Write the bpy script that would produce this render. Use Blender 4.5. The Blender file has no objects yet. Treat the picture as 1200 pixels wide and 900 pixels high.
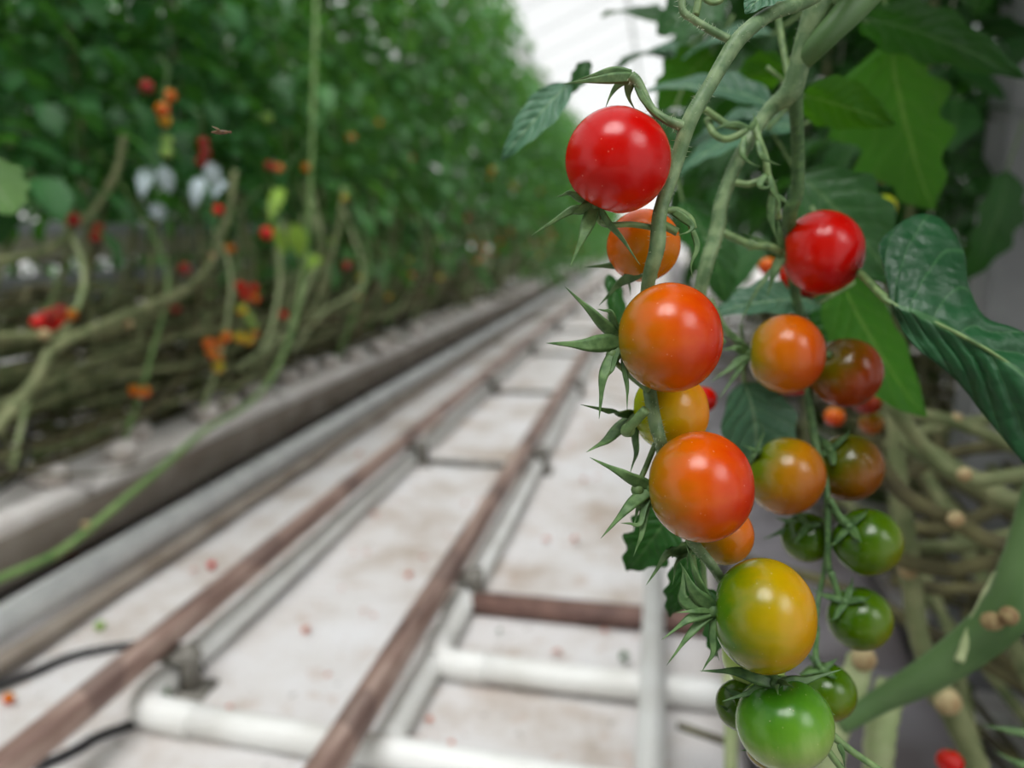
import bpy, bmesh, math, random
from mathutils import Vector, Matrix
random.seed(11)
C = bpy.context.scene.collection
V = Vector

# ------------------------------------------------------------------ camera
F = 900.0
PITCH = math.atan(181 / F)
YAW = math.atan(176 * math.cos(PITCH) / F)
EYE = V((0, 0, 0.84))
FWD = V((-math.sin(YAW) * math.cos(PITCH), math.cos(YAW) * math.cos(PITCH), -math.sin(PITCH)))
RIGHT = V((math.cos(YAW), math.sin(YAW), 0))
UP = RIGHT.cross(FWD)
cd = bpy.data.cameras.new('camera')
cam = bpy.data.objects.new('camera', cd)
C.objects.link(cam)
cam.matrix_world = Matrix.Translation(EYE) @ Matrix((RIGHT, UP, -FWD)).transposed().to_4x4()
cd.sensor_width = 36
cd.lens = 36 * F / 1200
cd.clip_start = 0.01
cd.clip_end = 200
cd.dof.use_dof = True
cd.dof.focus_distance = 0.268
cd.dof.aperture_fstop = 5.6
bpy.context.scene.camera = cam

def ray(px, py):
    return RIGHT * ((px - 600) / F) + UP * ((450 - py) / F) + FWD
def W(px, py, d):
    return EYE + ray(px, py) * d
def onZ(px, py, z):
    r = ray(px, py)
    return EYE + r * ((z - EYE.z) / r.z)
def onX(px, py, x):
    r = ray(px, py)
    return EYE + r * (x / r.x)
def cdir(a, b, c):
    return (RIGHT * a + UP * b + FWD * c).normalized()
def toward(p):
    return (EYE - p).normalized()

def lin(r, g, b):
    f = lambda c: (c / 255 / 12.92) if c <= 10 else ((c / 255 + 0.055) / 1.055) ** 2.4
    return (f(r), f(g), f(b), 1)

# ------------------------------------------------------------------ materials
class N:
    def __init__(self, name):
        self.m = bpy.data.materials.new(name)
        self.m.use_nodes = True
        self.t = self.m.node_tree
        self.t.nodes.clear()
        self.out = self.t.nodes.new('ShaderNodeOutputMaterial')
    def n(self, kind, **kw):
        o = self.t.nodes.new('ShaderNode' + kind)
        for k, v in kw.items():
            if k.startswith('i_'):
                o.inputs[k[2:].replace('_', ' ')].default_value = v
            else:
                setattr(o, k, v)
        return o
    def l(self, a, b):
        self.t.links.new(a, b)
    def math(self, op, a, b=None, c=None):
        o = self.n('Math', operation=op)
        for i, v in enumerate((a, b, c)):
            if v is None: continue
            if isinstance(v, (int, float)): o.inputs[i].default_value = v
            else: self.l(v, o.inputs[i])
        return o.outputs[0]
    def mix(self, fac, a, b):
        o = self.n('Mix', data_type='RGBA')
        for s, v in ((o.inputs['Factor'], fac), (o.inputs['A'], a), (o.inputs['B'], b)):
            if isinstance(v, (tuple, int, float)): s.default_value = v
            else: self.l(v, s)
        return o.outputs['Result']
    def ramp(self, fac, stops):
        o = self.n('ValToRGB')
        e = o.color_ramp.elements
        while len(e) < len(stops): e.new(0.5)
        for s, (p, c) in zip(e, stops):
            s.position = p; s.color = c
        self.l(fac, o.inputs[0])
        return o.outputs[0]
    def noise(self, scale, detail=3, coord=None, rough=0.5):
        o = self.n('TexNoise', i_Scale=scale, i_Detail=detail, i_Roughness=rough)
        if coord is not None: self.l(coord, o.inputs['Vector'])
        return o.outputs['Fac']
    def bump(self, h, strength=0.3, dist=0.001):
        o = self.n('Bump', i_Strength=strength, i_Distance=dist)
        self.l(h, o.inputs['Height'])
        return o.outputs['Normal']

def simple(name, col, col2=None, scale=20, rough=0.6, metal=0, bump=0.0, bdist=0.002, sss=0, spec=0.5, lo=0.35, hi=0.65, detail=4):
    k = N(name)
    p = k.n('BsdfPrincipled', i_Roughness=rough, i_Metallic=metal)
    p.inputs['Specular IOR Level'].default_value = spec
    co = k.n('TexCoord').outputs['Object']
    nz = k.noise(scale, detail, co)
    if col2:
        k.l(k.ramp(nz, [(lo, col), (hi, col2)]), p.inputs['Base Color'])
    else:
        p.inputs['Base Color'].default_value = col
    if bump:
        k.l(k.bump(nz, bump, bdist), p.inputs['Normal'])
    k.l(p.outputs[0], k.out.inputs[0])
    return k.m

def tomato_mat(name, shoulder, body, far, p0=0.15, p1=0.5, p2=0.85, r=0.02, streak=0.18):
    """colour runs from the calyx end to the blossom end"""
    k = N(name)
    p = k.n('BsdfPrincipled', i_Roughness=0.22)
    p.inputs['Specular IOR Level'].default_value = 0.3
    p.inputs['Subsurface Weight'].default_value = 0.1
    p.inputs['Subsurface Radius'].default_value = (1.0, 0.5, 0.25)
    p.inputs['Subsurface Scale'].default_value = r * 0.16
    p.inputs['Coat Weight'].default_value = 0.12
    p.inputs['Coat Roughness'].default_value = 0.16
    co = k.n('TexCoord').outputs['Object']
    sx = k.n('SeparateXYZ'); k.l(co, sx.inputs[0])
    t = k.math('MULTIPLY_ADD', sx.outputs['Z'], -0.5 / r, 0.5)
    ma = k.n('Mapping'); k.l(co, ma.inputs[0]); ma.inputs['Scale'].default_value = (1, 1, 0.25)
    nz = k.noise(0.9 / r * 3, 4, ma.outputs[0], 0.6)
    nb = k.noise(0.7 / r, 2, co)
    t = k.math('ADD', t, k.math('MULTIPLY_ADD', nz, streak, -streak / 2))
    t = k.math('ADD', t, k.math('MULTIPLY_ADD', nb, 0.35, -0.175))
    c = k.ramp(t, [(p0, shoulder), (p1, body), (p2, far)])
    vo = k.n('TexVoronoi', i_Scale=5.5 / r); k.l(co, vo.inputs['Vector'])
    sp = k.math('LESS_THAN', vo.outputs['Distance'], 0.09)
    c = k.mix(k.math('MULTIPLY', sp, 0.12), c, lin(255, 225, 190))
    k.l(c, p.inputs['Base Color'])
    k.l(k.bump(k.noise(6 / r, 2, co), 0.05, 0.0004), p.inputs['Normal'])
    k.l(p.outputs[0], k.out.inputs[0])
    return k.m

def leaf_mat(name, top, vein, trans, rough=0.45, tw=0.35, bump=0.5, spec=0.5, nveins=7, var=0.25):
    k = N(name)
    p = k.n('BsdfPrincipled', i_Roughness=rough)
    p.inputs['Specular IOR Level'].default_value = spec
    uv = k.n('UVMap').outputs[0]
    s = k.n('SeparateXYZ'); k.l(uv, s.inputs[0])
    a = k.math('ABSOLUTE', k.math('MULTIPLY_ADD', s.outputs['Y'], 2, -1))
    co = k.n('TexCoord').outputs['Object']
    nz = k.noise(60, 3, co)
    mid = k.math('LESS_THAN', a, 0.045)
    ph = k.math('FRACT', k.math('ADD', k.math('MULTIPLY_ADD', a, -1.9, k.math('MULTIPLY', s.outputs['X'], float(nveins))), k.math('MULTIPLY', nz, 0.35)))
    d = k.math('ABSOLUTE', k.math('ADD', ph, -0.5))
    lat = k.math('LESS_THAN', d, 0.04)
    vm = k.math('MAXIMUM', mid, k.math('MULTIPLY', lat, 0.45))
    big = k.noise(9, 2, co)
    darker = tuple(c * (1 - var * 1.6) for c in top[:3]) + (1,)
    lighter = tuple(min(1, c * (1 + var * 1.6)) for c in top[:3]) + (1,)
    c = k.ramp(big, [(0.3, darker), (0.7, lighter)])
    c = k.mix(vm, c, vein)
    k.l(c, p.inputs['Base Color'])
    h = k.math('SUBTRACT', k.math('MULTIPLY', k.math('SMOOTH_MIN', d, 0.3, 0.2), 1.6), k.math('MULTIPLY', vm, 0.3))
    vo = k.n('TexVoronoi', i_Scale=150.0, feature='SMOOTH_F1'); k.l(co, vo.inputs['Vector'])
    h = k.math('ADD', h, k.math('MULTIPLY', vo.outputs['Distance'], -1.0))
    h = k.math('ADD', h, k.math('MULTIPLY', k.noise(300, 3, co), 0.25))
    k.l(k.bump(h, bump, 0.0022), p.inputs['Normal'])
    tr = k.n('BsdfTranslucent'); k.l(k.mix(vm, trans, vein), tr.inputs['Color'])
    mx = k.n('MixShader', i_Fac=tw)
    k.l(p.outputs[0], mx.inputs[1]); k.l(tr.outputs[0], mx.inputs[2])
    k.l(mx.outputs[0], k.out.inputs[0])
    return k.m

M = {}
M['stem'] = simple('stem_green', lin(82, 110, 70), lin(122, 144, 102), 160, 0.5, bump=0.25, bdist=0.0006, lo=0.4, hi=0.62)
M['thickstem'] = simple('thick_stem_green', lin(70, 102, 54), lin(96, 126, 76), 14, 0.5, bump=0.1, lo=0.3, hi=0.7)
M['stalk'] = simple('stalk_green', lin(80, 108, 62), lin(116, 140, 86), 220, 0.5, bump=0.2, bdist=0.0004)
M['sepal'] = simple('sepal_green', lin(62, 94, 48), lin(98, 128, 76), 260, 0.55, bump=0.3, bdist=0.0004)
M['sepal_dark'] = simple('sepal_dark_green', lin(52, 84, 44), lin(84, 116, 64), 260, 0.55, bump=0.3, bdist=0.0004)
M['hair'] = simple('plant_hair', lin(190, 200, 170), rough=0.6)
M['oldstem'] = simple('old_stem', lin(88, 100, 60), lin(140, 142, 102), 26, 0.7, bump=0.4, lo=0.35, hi=0.68)
M['brownstem'] = simple('brown_stem', lin(62, 56, 36), lin(104, 100, 64), 22, 0.8, bump=0.4)
M['vinegreen'] = simple('fresh_vine', lin(88, 126, 62), lin(128, 156, 94), 30, 0.5, bump=0.3)
M['palestem'] = simple('pale_stem', lin(150, 168, 116), lin(176, 184, 140), 30, 0.55, bump=0.3)
M['scar'] = simple('leaf_scar', lin(196, 182, 140), lin(158, 130, 92), 60, 0.8)
M['deadscar'] = simple('brown_scar', lin(150, 132, 92), lin(112, 84, 54), 200, 0.8, bump=0.4, bdist=0.001)
M['leafdark'] = leaf_mat('leaf_dark', lin(26, 76, 40), lin(62, 108, 62), lin(40, 110, 20), 0.45, 0.12, 0.9, 0.45)
M['leafblue'] = leaf_mat('leaf_blue_green', lin(66, 106, 80), lin(116, 150, 112), lin(60, 120, 50), 0.5, 0.15, 0.6, 0.5)
M['leafback'] = leaf_mat('leaf_backlit', lin(44, 96, 20), lin(88, 132, 44), lin(84, 146, 8), 0.55, 0.42, 0.5, 0.25)
M['leafmid'] = leaf_mat('leaf_mid', lin(32, 76, 30), lin(72, 110, 56), lin(60, 122, 14), 0.45, 0.25, 0.5, 0.4)
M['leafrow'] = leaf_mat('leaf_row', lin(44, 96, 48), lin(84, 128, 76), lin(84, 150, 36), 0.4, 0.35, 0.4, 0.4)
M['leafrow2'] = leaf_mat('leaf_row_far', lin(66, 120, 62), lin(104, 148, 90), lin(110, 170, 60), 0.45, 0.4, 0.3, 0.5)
M['leafpale'] = leaf_mat('leaf_pale', lin(128, 168, 112), lin(160, 190, 140), lin(130, 180, 90), 0.5, 0.3, 0.3, 0.4)
M['leafsheen'] = leaf_mat('leaf_sky_sheen', lin(176, 190, 196), lin(196, 206, 204), lin(150, 170, 150), 0.5, 0.2, 0.3, 0.4)  # sky reflection on glossy leaves put into the colour
M['leaflime'] = leaf_mat('leaf_lime', lin(140, 176, 64), lin(176, 200, 110), lin(150, 200, 50), 0.5, 0.35, 0.3, 0.4)
M['leafshade'] = leaf_mat('leaf_shaded', lin(60, 74, 36), lin(100, 104, 60), lin(70, 90, 20), 0.6, 0.2, 0.3, 0.3)  # dark, dull colour carries the shade between the rows
M['deadleaf'] = simple('dead_leaf', lin(196, 92, 56), lin(140, 84, 60), 60, 0.85)
M['whitepipe'] = simple('white_pipe_paint', lin(228, 228, 226), lin(205, 203, 198), 9, 0.5, bump=0.1, lo=0.4, hi=0.8)
M['greypipe'] = simple('galvanised_pipe', lin(186, 187, 188), lin(206, 207, 206), 14, 0.5, metal=0.15, bump=0.1)
M['gutter'] = simple('gutter_sheet', lin(128, 116, 104), lin(158, 148, 138), 7, 0.6, bump=0.1)
M['guttershade'] = simple('shaded_gutter_sheet', lin(112, 108, 108), lin(92, 88, 88), 7, 0.6, bump=0.1)  # darker gutter sheet: shade of the right row put into the colour
M['steel'] = simple('dull_steel', lin(96, 92, 86), lin(136, 132, 124), 30, 0.6, metal=0.2, bump=0.2)
M['brownbar'] = simple('rusted_bar', lin(92, 68, 62), lin(124, 94, 84), 18, 0.7, bump=0.3)
M['hose'] = simple('black_hose', lin(26, 26, 30), rough=0.5)
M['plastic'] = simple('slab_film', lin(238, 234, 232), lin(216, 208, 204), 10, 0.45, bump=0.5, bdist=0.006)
M['shadefilm'] = simple('shaded_slab_film', lin(128, 124, 130), lin(92, 86, 88), 6, 0.5, bump=0.5, bdist=0.006)  # white slab film greyed: its shade is put into the colour
M['block'] = simple('block_wrap', lin(232, 226, 222), lin(206, 194, 186), 30, 0.7, bump=0.5, bdist=0.004)
M['post'] = simple('grey_post_paint', lin(164, 164, 168), lin(140, 140, 144), 6, 0.6)
M['board'] = simple('next_row_gutter', lin(176, 172, 150), lin(146, 142, 128), 5, 0.6)
M['boardgrey'] = simple('next_row_slab', lin(128, 132, 136), lin(150, 152, 154), 5, 0.6)
M['string'] = simple('twine', lin(206, 206, 190), rough=0.8)
M['insect'] = simple('insect_body', lin(120, 84, 50), lin(70, 50, 34), 900, 0.6)
M['wing'] = simple('insect_wing', lin(190, 170, 140), rough=0.3)
M['bars'] = simple('glazing_bar', lin(206, 210, 212), rough=0.5)

# rusted rail: pinkish and brown streaks with darker patches
k = N('rail_rust')
p = k.n('BsdfPrincipled', i_Roughness=0.4, i_Metallic=0.35)
co = k.n('TexCoord').outputs['Object']
mp = k.n('Mapping'); mp.inputs['Scale'].default_value = (1, 0.12, 1); k.l(co, mp.inputs[0])
nz = k.noise(34, 5, mp.outputs[0], 0.6)
big = k.noise(3.0, 2, co)
c = k.ramp(nz, [(0.3, lin(96, 74, 68)), (0.48, lin(152, 124, 114)), (0.72, lin(206, 182, 170))])
c = k.mix(k.math('MULTIPLY', k.math('GREATER_THAN', big, 0.58), 0.45), c, lin(80, 62, 62))
k.l(c, p.inputs['Base Color'])
k.l(k.bump(nz, 0.3, 0.002), p.inputs['Normal'])
k.l(p.outputs[0], k.out.inputs[0])
M['rail'] = k.m

# ground cloth: woven white with dirt
k = N('ground_cloth')
p = k.n('BsdfPrincipled', i_Roughness=0.75)
p.inputs['Specular IOR Level'].default_value = 0.25
co = k.n('TexCoord').outputs['Object']
n1 = k.noise(2.6, 6, co, 0.65)
n2 = k.noise(14, 4, co, 0.6)
n3 = k.noise(45, 2, co, 0.5)
c = k.ramp(n1, [(0.34, lin(170, 156, 144)), (0.5, lin(203, 199, 197)), (0.75, lin(218, 218, 221))])
c = k.mix(k.math('MULTIPLY', k.math('GREATER_THAN', n2, 0.62), 0.3), c, lin(170, 140, 120))
c = k.mix(k.math('MULTIPLY', k.math('GREATER_THAN', n3, 0.7), 0.5), c, lin(120, 112, 104))
wv = k.n('TexWave', i_Scale=60.0); k.l(co, wv.inputs[0])
sxx = k.n('SeparateXYZ'); k.l(co, sxx.inputs[0])
fr = k.math('ABSOLUTE', k.math('SUBTRACT', k.math('FRACT', k.math('MULTIPLY', sxx.outputs['Y'], 1.6)), 0.5))
seam = k.math('LESS_THAN', fr, 0.006)
c = k.mix(k.math('MULTIPLY', seam, 0.25), c, lin(150, 140, 136))
k.l(c, p.inputs['Base Color'])
k.l(k.bump(k.math('ADD', k.math('MULTIPLY', wv.outputs['Fac'], 0.15), n2), 0.4, 0.004), p.inputs['Normal'])
k.l(p.outputs[0], k.out.inputs[0])
M['floor'] = k.m

# roof glass: clear with a diffusing bloom
k = N('roof_glass')
tr = k.n('BsdfTransparent', i_Color=(0.97, 0.985, 0.98, 1))
tl = k.n('BsdfTranslucent', i_Color=(0.9, 0.93, 0.92, 1))
mx = k.n('MixShader', i_Fac=0.12)
k.l(tr.outputs[0], mx.inputs[1]); k.l(tl.outputs[0], mx.inputs[2]); k.l(mx.outputs[0], k.out.inputs[0])
M['glass'] = k.m

# ------------------------------------------------------------------ mesh helpers
def mesh_obj(name, bm, mat, parent=None, loc=None, smooth=True):
    me = bpy.data.meshes.new(name)
    if loc is not None:
        bmesh.ops.translate(bm, verts=bm.verts, vec=-V(loc))
    bm.to_mesh(me); bm.free()
    me.materials.append(mat)
    if smooth:
        for f in me.polygons: f.use_smooth = True
    o = bpy.data.objects.new(name, me)
    C.objects.link(o)
    if loc is not None: o.location = loc
    if parent is not None: put(o, parent)
    return o

def put(o, parent):
    """parent without moving; every mesh here is placed by translation only"""
    w = world_loc(parent)
    o.parent = parent
    o.location = o.location - w
def world_loc(o):
    l = V((0, 0, 0))
    while o is not None:
        l = l + o.location; o = o.parent
    return l

def tag(o, label=None, cat=None, group=None, kind=None):
    for key, v in (('label', label), ('category', cat), ('group', group), ('kind', kind)):
        if v: o[key] = v
    return o
def thing(name, loc, label, cat, group=None):
    o = bpy.data.objects.new(name, None)
    o.empty_display_size = 0.02
    C.objects.link(o); o.location = loc
    return tag(o, label, cat, group)

def catmull(pts, n):
    P = [V(p) for p in pts]
    if len(P) == 2: return [P[0].lerp(P[1], i / n) for i in range(n + 1)]
    E = [P[0] * 2 - P[1]] + P + [P[-1] * 2 - P[-2]]
    out = []
    for i in range(1, len(E) - 2):
        for s in range(n):
            t = s / n
            a, b, c, d = E[i - 1], E[i], E[i + 1], E[i + 2]
            out.append(0.5 * ((2 * b) + (c - a) * t + (2 * a - 5 * b + 4 * c - d) * t * t + (3 * b - 3 * c + d - a) * t ** 3))
    out.append(P[-1])
    return out
def lerp_list(vals, n):
    out = []
    for i in range(len(vals) - 1):
        for s in range(n): out.append(vals[i] + (vals[i + 1] - vals[i]) * s / n)
    out.append(vals[-1])
    return out

def tube(bm, pts, rad, sides=10, n=6, wob=0.0, cap=True):
    P = catmull(pts, n)
    R = lerp_list(rad, n) if isinstance(rad, (list, tuple)) else [rad] * len(P)
    up = V((0.13, 0.2, 1)).normalized()
    rings = []
    prev = None
    for i, p in enumerate(P):
        t = (P[min(i + 1, len(P) - 1)] - P[max(i - 1, 0)]).normalized()
        x = (up - t * up.dot(t)) if prev is None else (prev - t * prev.dot(t))
        if x.length < 1e-6: x = t.orthogonal()
        x.normalize(); prev = x
        y = t.cross(x)
        r = R[i] * (1 + wob * (random.random() - 0.5))
        rings.append([bm.verts.new(p + (x * math.cos(a) + y * math.sin(a)) * r) for a in [2 * math.pi * j / sides for j in range(sides)]])
    for a, b in zip(rings, rings[1:]):
        for j in range(sides):
            bm.faces.new((a[j], a[(j + 1) % sides], b[(j + 1) % sides], b[j]))
    if cap:
        bm.faces.new(list(reversed(rings[0]))); bm.faces.new(rings[-1])
    return P, R

def tube_obj(name, pts, rad, mat, parent=None, sides=10, n=6, wob=0.0):
    bm = bmesh.new()
    tube(bm, pts, rad, sides, n, wob)
    return mesh_obj(name, bm, mat, parent, loc=V(pts[0]))

def box(bm, lo, hi, bev=0.0):
    r = bmesh.ops.create_cube(bm, size=1)
    for v in r['verts']:
        v.co = V([lo[i] + (v.co[i] + 0.5) * (hi[i] - lo[i]) for i in range(3)])
    if bev:
        es = {e for v in r['verts'] for e in v.link_edges}
        bmesh.ops.bevel(bm, geom=list(es), offset=bev, segments=2, affect='EDGES')

def ball(bm, c, r, seg=12, sc=(1, 1, 1)):
    q = bmesh.ops.create_uvsphere(bm, u_segments=seg, v_segments=max(6, seg // 2), radius=1)
    for v in q['verts']:
        v.co = V(c) + V((v.co.x * r * sc[0], v.co.y * r * sc[1], v.co.z * r * sc[2]))

def blade(bm, pts, width, normal, thick=0.28, n=6, prof=None):
    """a pointed fleshy blade: lens cross-section folded along the middle"""
    P = catmull(pts, n)
    L = len(P) - 1
    rings = []
    for i, p in enumerate(P):
        t = i / L
        tg = (P[min(i + 1, L)] - P[max(i - 1, 0)]).normalized()
        nn = (normal - tg * normal.dot(tg)).normalized()
        s = tg.cross(nn)
        w = width * (prof(t) if prof else (0.55 + 0.45 * math.sin(math.pi * min(1, t * 1.3 + 0.12))) * (1 - t ** 1.8) + 0.02) * 0.5
        h = w * thick + 1e-5
        sec = [(-1, 0.25), (-0.5, 0.75), (0, 0.35), (0.5, 0.75), (1, 0.25), (0.5, -0.5), (0, -1.0), (-0.5, -0.5)]
        rings.append([bm.verts.new(p + s * (a * w) + nn * (b * h)) for a, b in sec])
    m = 8
    for a, b in zip(rings, rings[1:]):
        for j in range(m): bm.faces.new((a[j], a[(j + 1) % m], b[(j + 1) % m], b[j]))
    bm.faces.new(list(reversed(rings[0]))); bm.faces.new(rings[-1])

def grid_leaf(bm, mid, lft, rgt, cols=5, cup=0.12, quilt=0.0, nv=7, n=1, uvl=None):
    """leaf blade from stations: midrib point, left edge point, right edge point"""
    uvl = uvl or bm.loops.layers.uv.verify()
    if n > 1:
        mid, lft, rgt = catmull(mid, n), catmull(lft, n), catmull(rgt, n)
    rows = []
    S = len(mid) - 1
    for i in range(S + 1):
        m, l, r = V(mid[i]), V(lft[i]), V(rgt[i])
        tg = (V(mid[min(i + 1, S)]) - V(mid[max(i - 1, 0)])).normalized()
        nn = (r - l).cross(tg)
        nn = nn.normalized() if nn.length > 1e-9 else V((0, 0, 1))
        row = []
        for side, e in ((-1, l), (1, r)):
            half = []
            for j in range(cols + 1):
                a = j / cols
                q = m.lerp(e, a)
                w = (e - m).length
                u = i / S
                h = cup * w * a * a
                if quilt:
                    ph = (u * nv - a * 1.9) % 1.0
                    h += quilt * (math.sin(math.pi * ph) - 0.5) * math.sin(math.pi * min(1, a * 1.1)) + quilt * 0.5 * math.sin(9 * u + 5 * a * side)
                half.append((q + nn * h, u, 0.5 + 0.5 * a * side))
            row.append(half)
        rows.append(list(reversed(row[0]))[:-1] + row[1])
    vr = [[bm.verts.new(p) for p, _, _ in r] for r in rows]
    for i in range(S):
        for j in range(len(rows[0]) - 1):
            q = [(i, j), (i, j + 1), (i + 1, j + 1), (i + 1, j)]
            try: f = bm.faces.new([vr[a][b] for a, b in q])
            except ValueError: continue
            for lp, (a, b) in zip(f.loops, q): lp[uvl].uv = (rows[a][b][1], rows[a][b][2])

def leaflet(bm, base, tip, width, normal, sag=0.15, rows=6, cols=2, lobes=0.18, nl=4, cup=0.2, quilt=0.0, seed=0):
    base, tip = V(base), V(tip)
    ax = tip - base; L = ax.length; t = ax / L
    n = (normal - t * normal.dot(t)).normalized()
    s = t.cross(n)
    mid, lf, rt = [], [], []
    for i in range(rows + 1):
        u = i / rows
        c = base + ax * u + n * (sag * L * (4 * u * (1 - u)) - 0.0)
        prof = (math.sin(math.pi * u ** 0.75) ** 0.8 if 0 < u < 1 else 0.02)
        wl = width * 0.5 * (prof * (1 + lobes * math.sin(2 * math.pi * nl * u + seed)) + 0.015)
        wr = width * 0.5 * (prof * (1 + lobes * math.sin(2 * math.pi * nl * u + seed + 1.1)) + 0.015)
        mid.append(c); lf.append(c - s * wl); rt.append(c + s * wr)
    grid_leaf(bm, mid, lf, rt, cols, cup, quilt)

def compound_leaf(bm, base, direction, length, rnd, droop=0.6, rows=5, cols=1):
    """a tomato leaf: drooping rachis with paired lobed leaflets"""
    d = V(direction).normalized()
    side = d.cross(V((0, 0, 1)))
    side = side.normalized() if side.length > 1e-3 else V((1, 0, 0))
    pts = [base + d * (length * u) + V((0, 0, -droop * length * u * u)) for u in (0, 0.33, 0.66, 1)]
    tube(bm, pts, [0.0035, 0.003, 0.0022, 0.0012], 4, 2)
    P = catmull(pts, 4)
    for k_ in (3, 6, 9):
        p = P[k_]
        tg = (P[k_ + 1] - P[k_ - 1]).normalized()
        for s in (-1, 1):
            ll = length * rnd.uniform(0.24, 0.36)
            dd = (side * s * rnd.uniform(0.7, 1) + tg * rnd.uniform(0.3, 0.7) + V((0, 0, rnd.uniform(-0.7, 0.1)))).normalized()
            nn = (V((0, 0, 1)) + V((rnd.uniform(-.5, .5), rnd.uniform(-.5, .5), 0))).normalized()
            leaflet(bm, p, p + dd * ll, ll * rnd.uniform(0.5, 0.68), nn, rnd.uniform(-0.05, 0.18), rows, cols, 0.16, 3, rnd.uniform(0.05, 0.4), seed=rnd.uniform(0, 6))
    tg = (P[-1] - P[-3]).normalized()
    ll = length * rnd.uniform(0.34, 0.44)
    leaflet(bm, P[-1], P[-1] + (tg + V((0, 0, -0.3))).normalized() * ll, ll * 0.62, V((rnd.uniform(-.4, .4), rnd.uniform(-.4, .4), 1)), 0.12, rows, cols, 0.16, 3, 0.2, seed=rnd.uniform(0, 6))

# ------------------------------------------------------------------ setting
def structure(o):
    o['kind'] = 'structure'; return o

bm = bmesh.new()
nx, ny = 90, 130
gx = lambda i: -9 + 18 * i / nx
gy = lambda j: -3 + 33 * (j / ny) ** 1.7
gv = [[bm.verts.new((gx(i), gy(j), 0.0035 * math.sin(gx(i) * 7 + 1.3 * math.sin(gy(j) * 3)) + 0.003 * math.sin(gy(j) * 9 + gx(i) * 4))) for i in range(nx + 1)] for j in range(ny + 1)]
for j in range(ny):
    for i in range(nx): bm.faces.new((gv[j][i], gv[j][i + 1], gv[j + 1][i + 1], gv[j + 1][i]))
structure(mesh_obj('floor', bm, M['floor']))

# greenhouse roof: glass sheets in ridges over thin bars
RZ, RH = 3.6, 0.7
bm = bmesh.new(); gb = bmesh.new()
for kx in range(-3, 4):
    x0 = kx * 3.2 - 2.24
    for s in (0, 1):
        a, b = (x0, x0 + 1.6) if s == 0 else (x0 + 1.6, x0 + 3.2)
        za, zb = (RZ, RZ + RH) if s == 0 else (RZ + RH, RZ)
        v = [gb.verts.new(q) for q in ((a, -6, za), (b, -6, zb), (b, 32, zb), (a, 32, za))]
        gb.faces.new(v)
        for j in range(30):
            y = -6 + j * 1.3
            tube(bm, [(a, y, za), (b, y, zb)], 0.014, 4, 1)
    box(bm, (x0 - 0.07, -6, RZ - 0.09), (x0 + 0.07, 32, RZ + 0.02))
    box(bm, (x0 + 1.57, -6, RZ + RH - 0.03), (x0 + 1.63, 32, RZ + RH + 0.03))
ceil = structure(mesh_obj('ceiling', bm, M['bars'], smooth=False))
g = mesh_obj('glass_panes', gb, M['glass'], smooth=False); g.parent = ceil
g['kind'] = 'structure'

# ------------------------------------------------------------------ pipe rail
RAILZ = 0.105
lp = onZ(300, 665, RAILZ); rp = onZ(487, 723, RAILZ)
XL = (onZ(25, 893, RAILZ).x + lp.x + onZ(527, 467, RAILZ).x) / 3
XR = (onZ(380, 900, RAILZ).x + rp.x + onZ(627, 513, RAILZ).x) / 3
print('rails', XL, XR, XR - XL)
RR = 0.0265
rail = thing('pipe_rail', V(((XL + XR) / 2, 1.5, 0)), 'pair of rusty brown steel pipe rails running along the white path on grey trestles', 'rail')
for x in (XL, XR):
    tube_obj('rail_pipe', [(x, -0.6, RAILZ), (x, 4, RAILZ), (x, 10, RAILZ), (x, 26, RAILZ)], RR, M['rail'], rail, 16, 6)
def trestle_post(x, y, s):
    bm = bmesh.new()
    tube(bm, [(x + 0.05, y, 0.0), (x + 0.05, y, RAILZ - 0.012)], 0.019, 12, 1)
    box(bm, (x - 0.02, y - 0.035, 0.002), (x + 0.085, y + 0.035, 0.012), 0.003)
    box(bm, (x - 0.03, y - 0.02, RAILZ - RR - 0.014), (x + 0.066, y + 0.02, RAILZ - RR + 0.002), 0.003)
    return mesh_obj('support_post', bm, M['steel'], rail, loc=V((x, y, 0)))
ys = [onZ(225, 812, 0.0).y, onZ(487, 545, 0.0).y]
y1 = onZ(545, 712, 0.0).y
trestle_post(XL, ys[0], 0)
trestle_post(XR, y1, 0)
step = ys[1] - ys[0]
yy = ys[1]
for i in range(9):
    trestle_post(XL, yy, 0); trestle_post(XR, yy, 0)
    bm = bmesh.new()
    tube(bm, [(XL, yy, 0.02), (XR, yy, 0.02)], 0.011, 8, 1)
    mesh_obj('cross_bar', bm, M['steel'], rail, loc=V((XL, yy, 0)))
    yy += 1.25
# rust-brown tie bar under the right row
a = onZ(553, 708, 0.02); 
tb = bmesh.new(); box(tb, (a.x, a.y - 0.02, 0.004), (a.x + 0.75, a.y + 0.02, 0.045), 0.004)
tag(mesh_obj('tie_bar', tb, M['brownbar'], loc=V((a.x, a.y, 0))), 'dark brown flat bar lying across the white floor from the right rail', 'bar')

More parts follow.
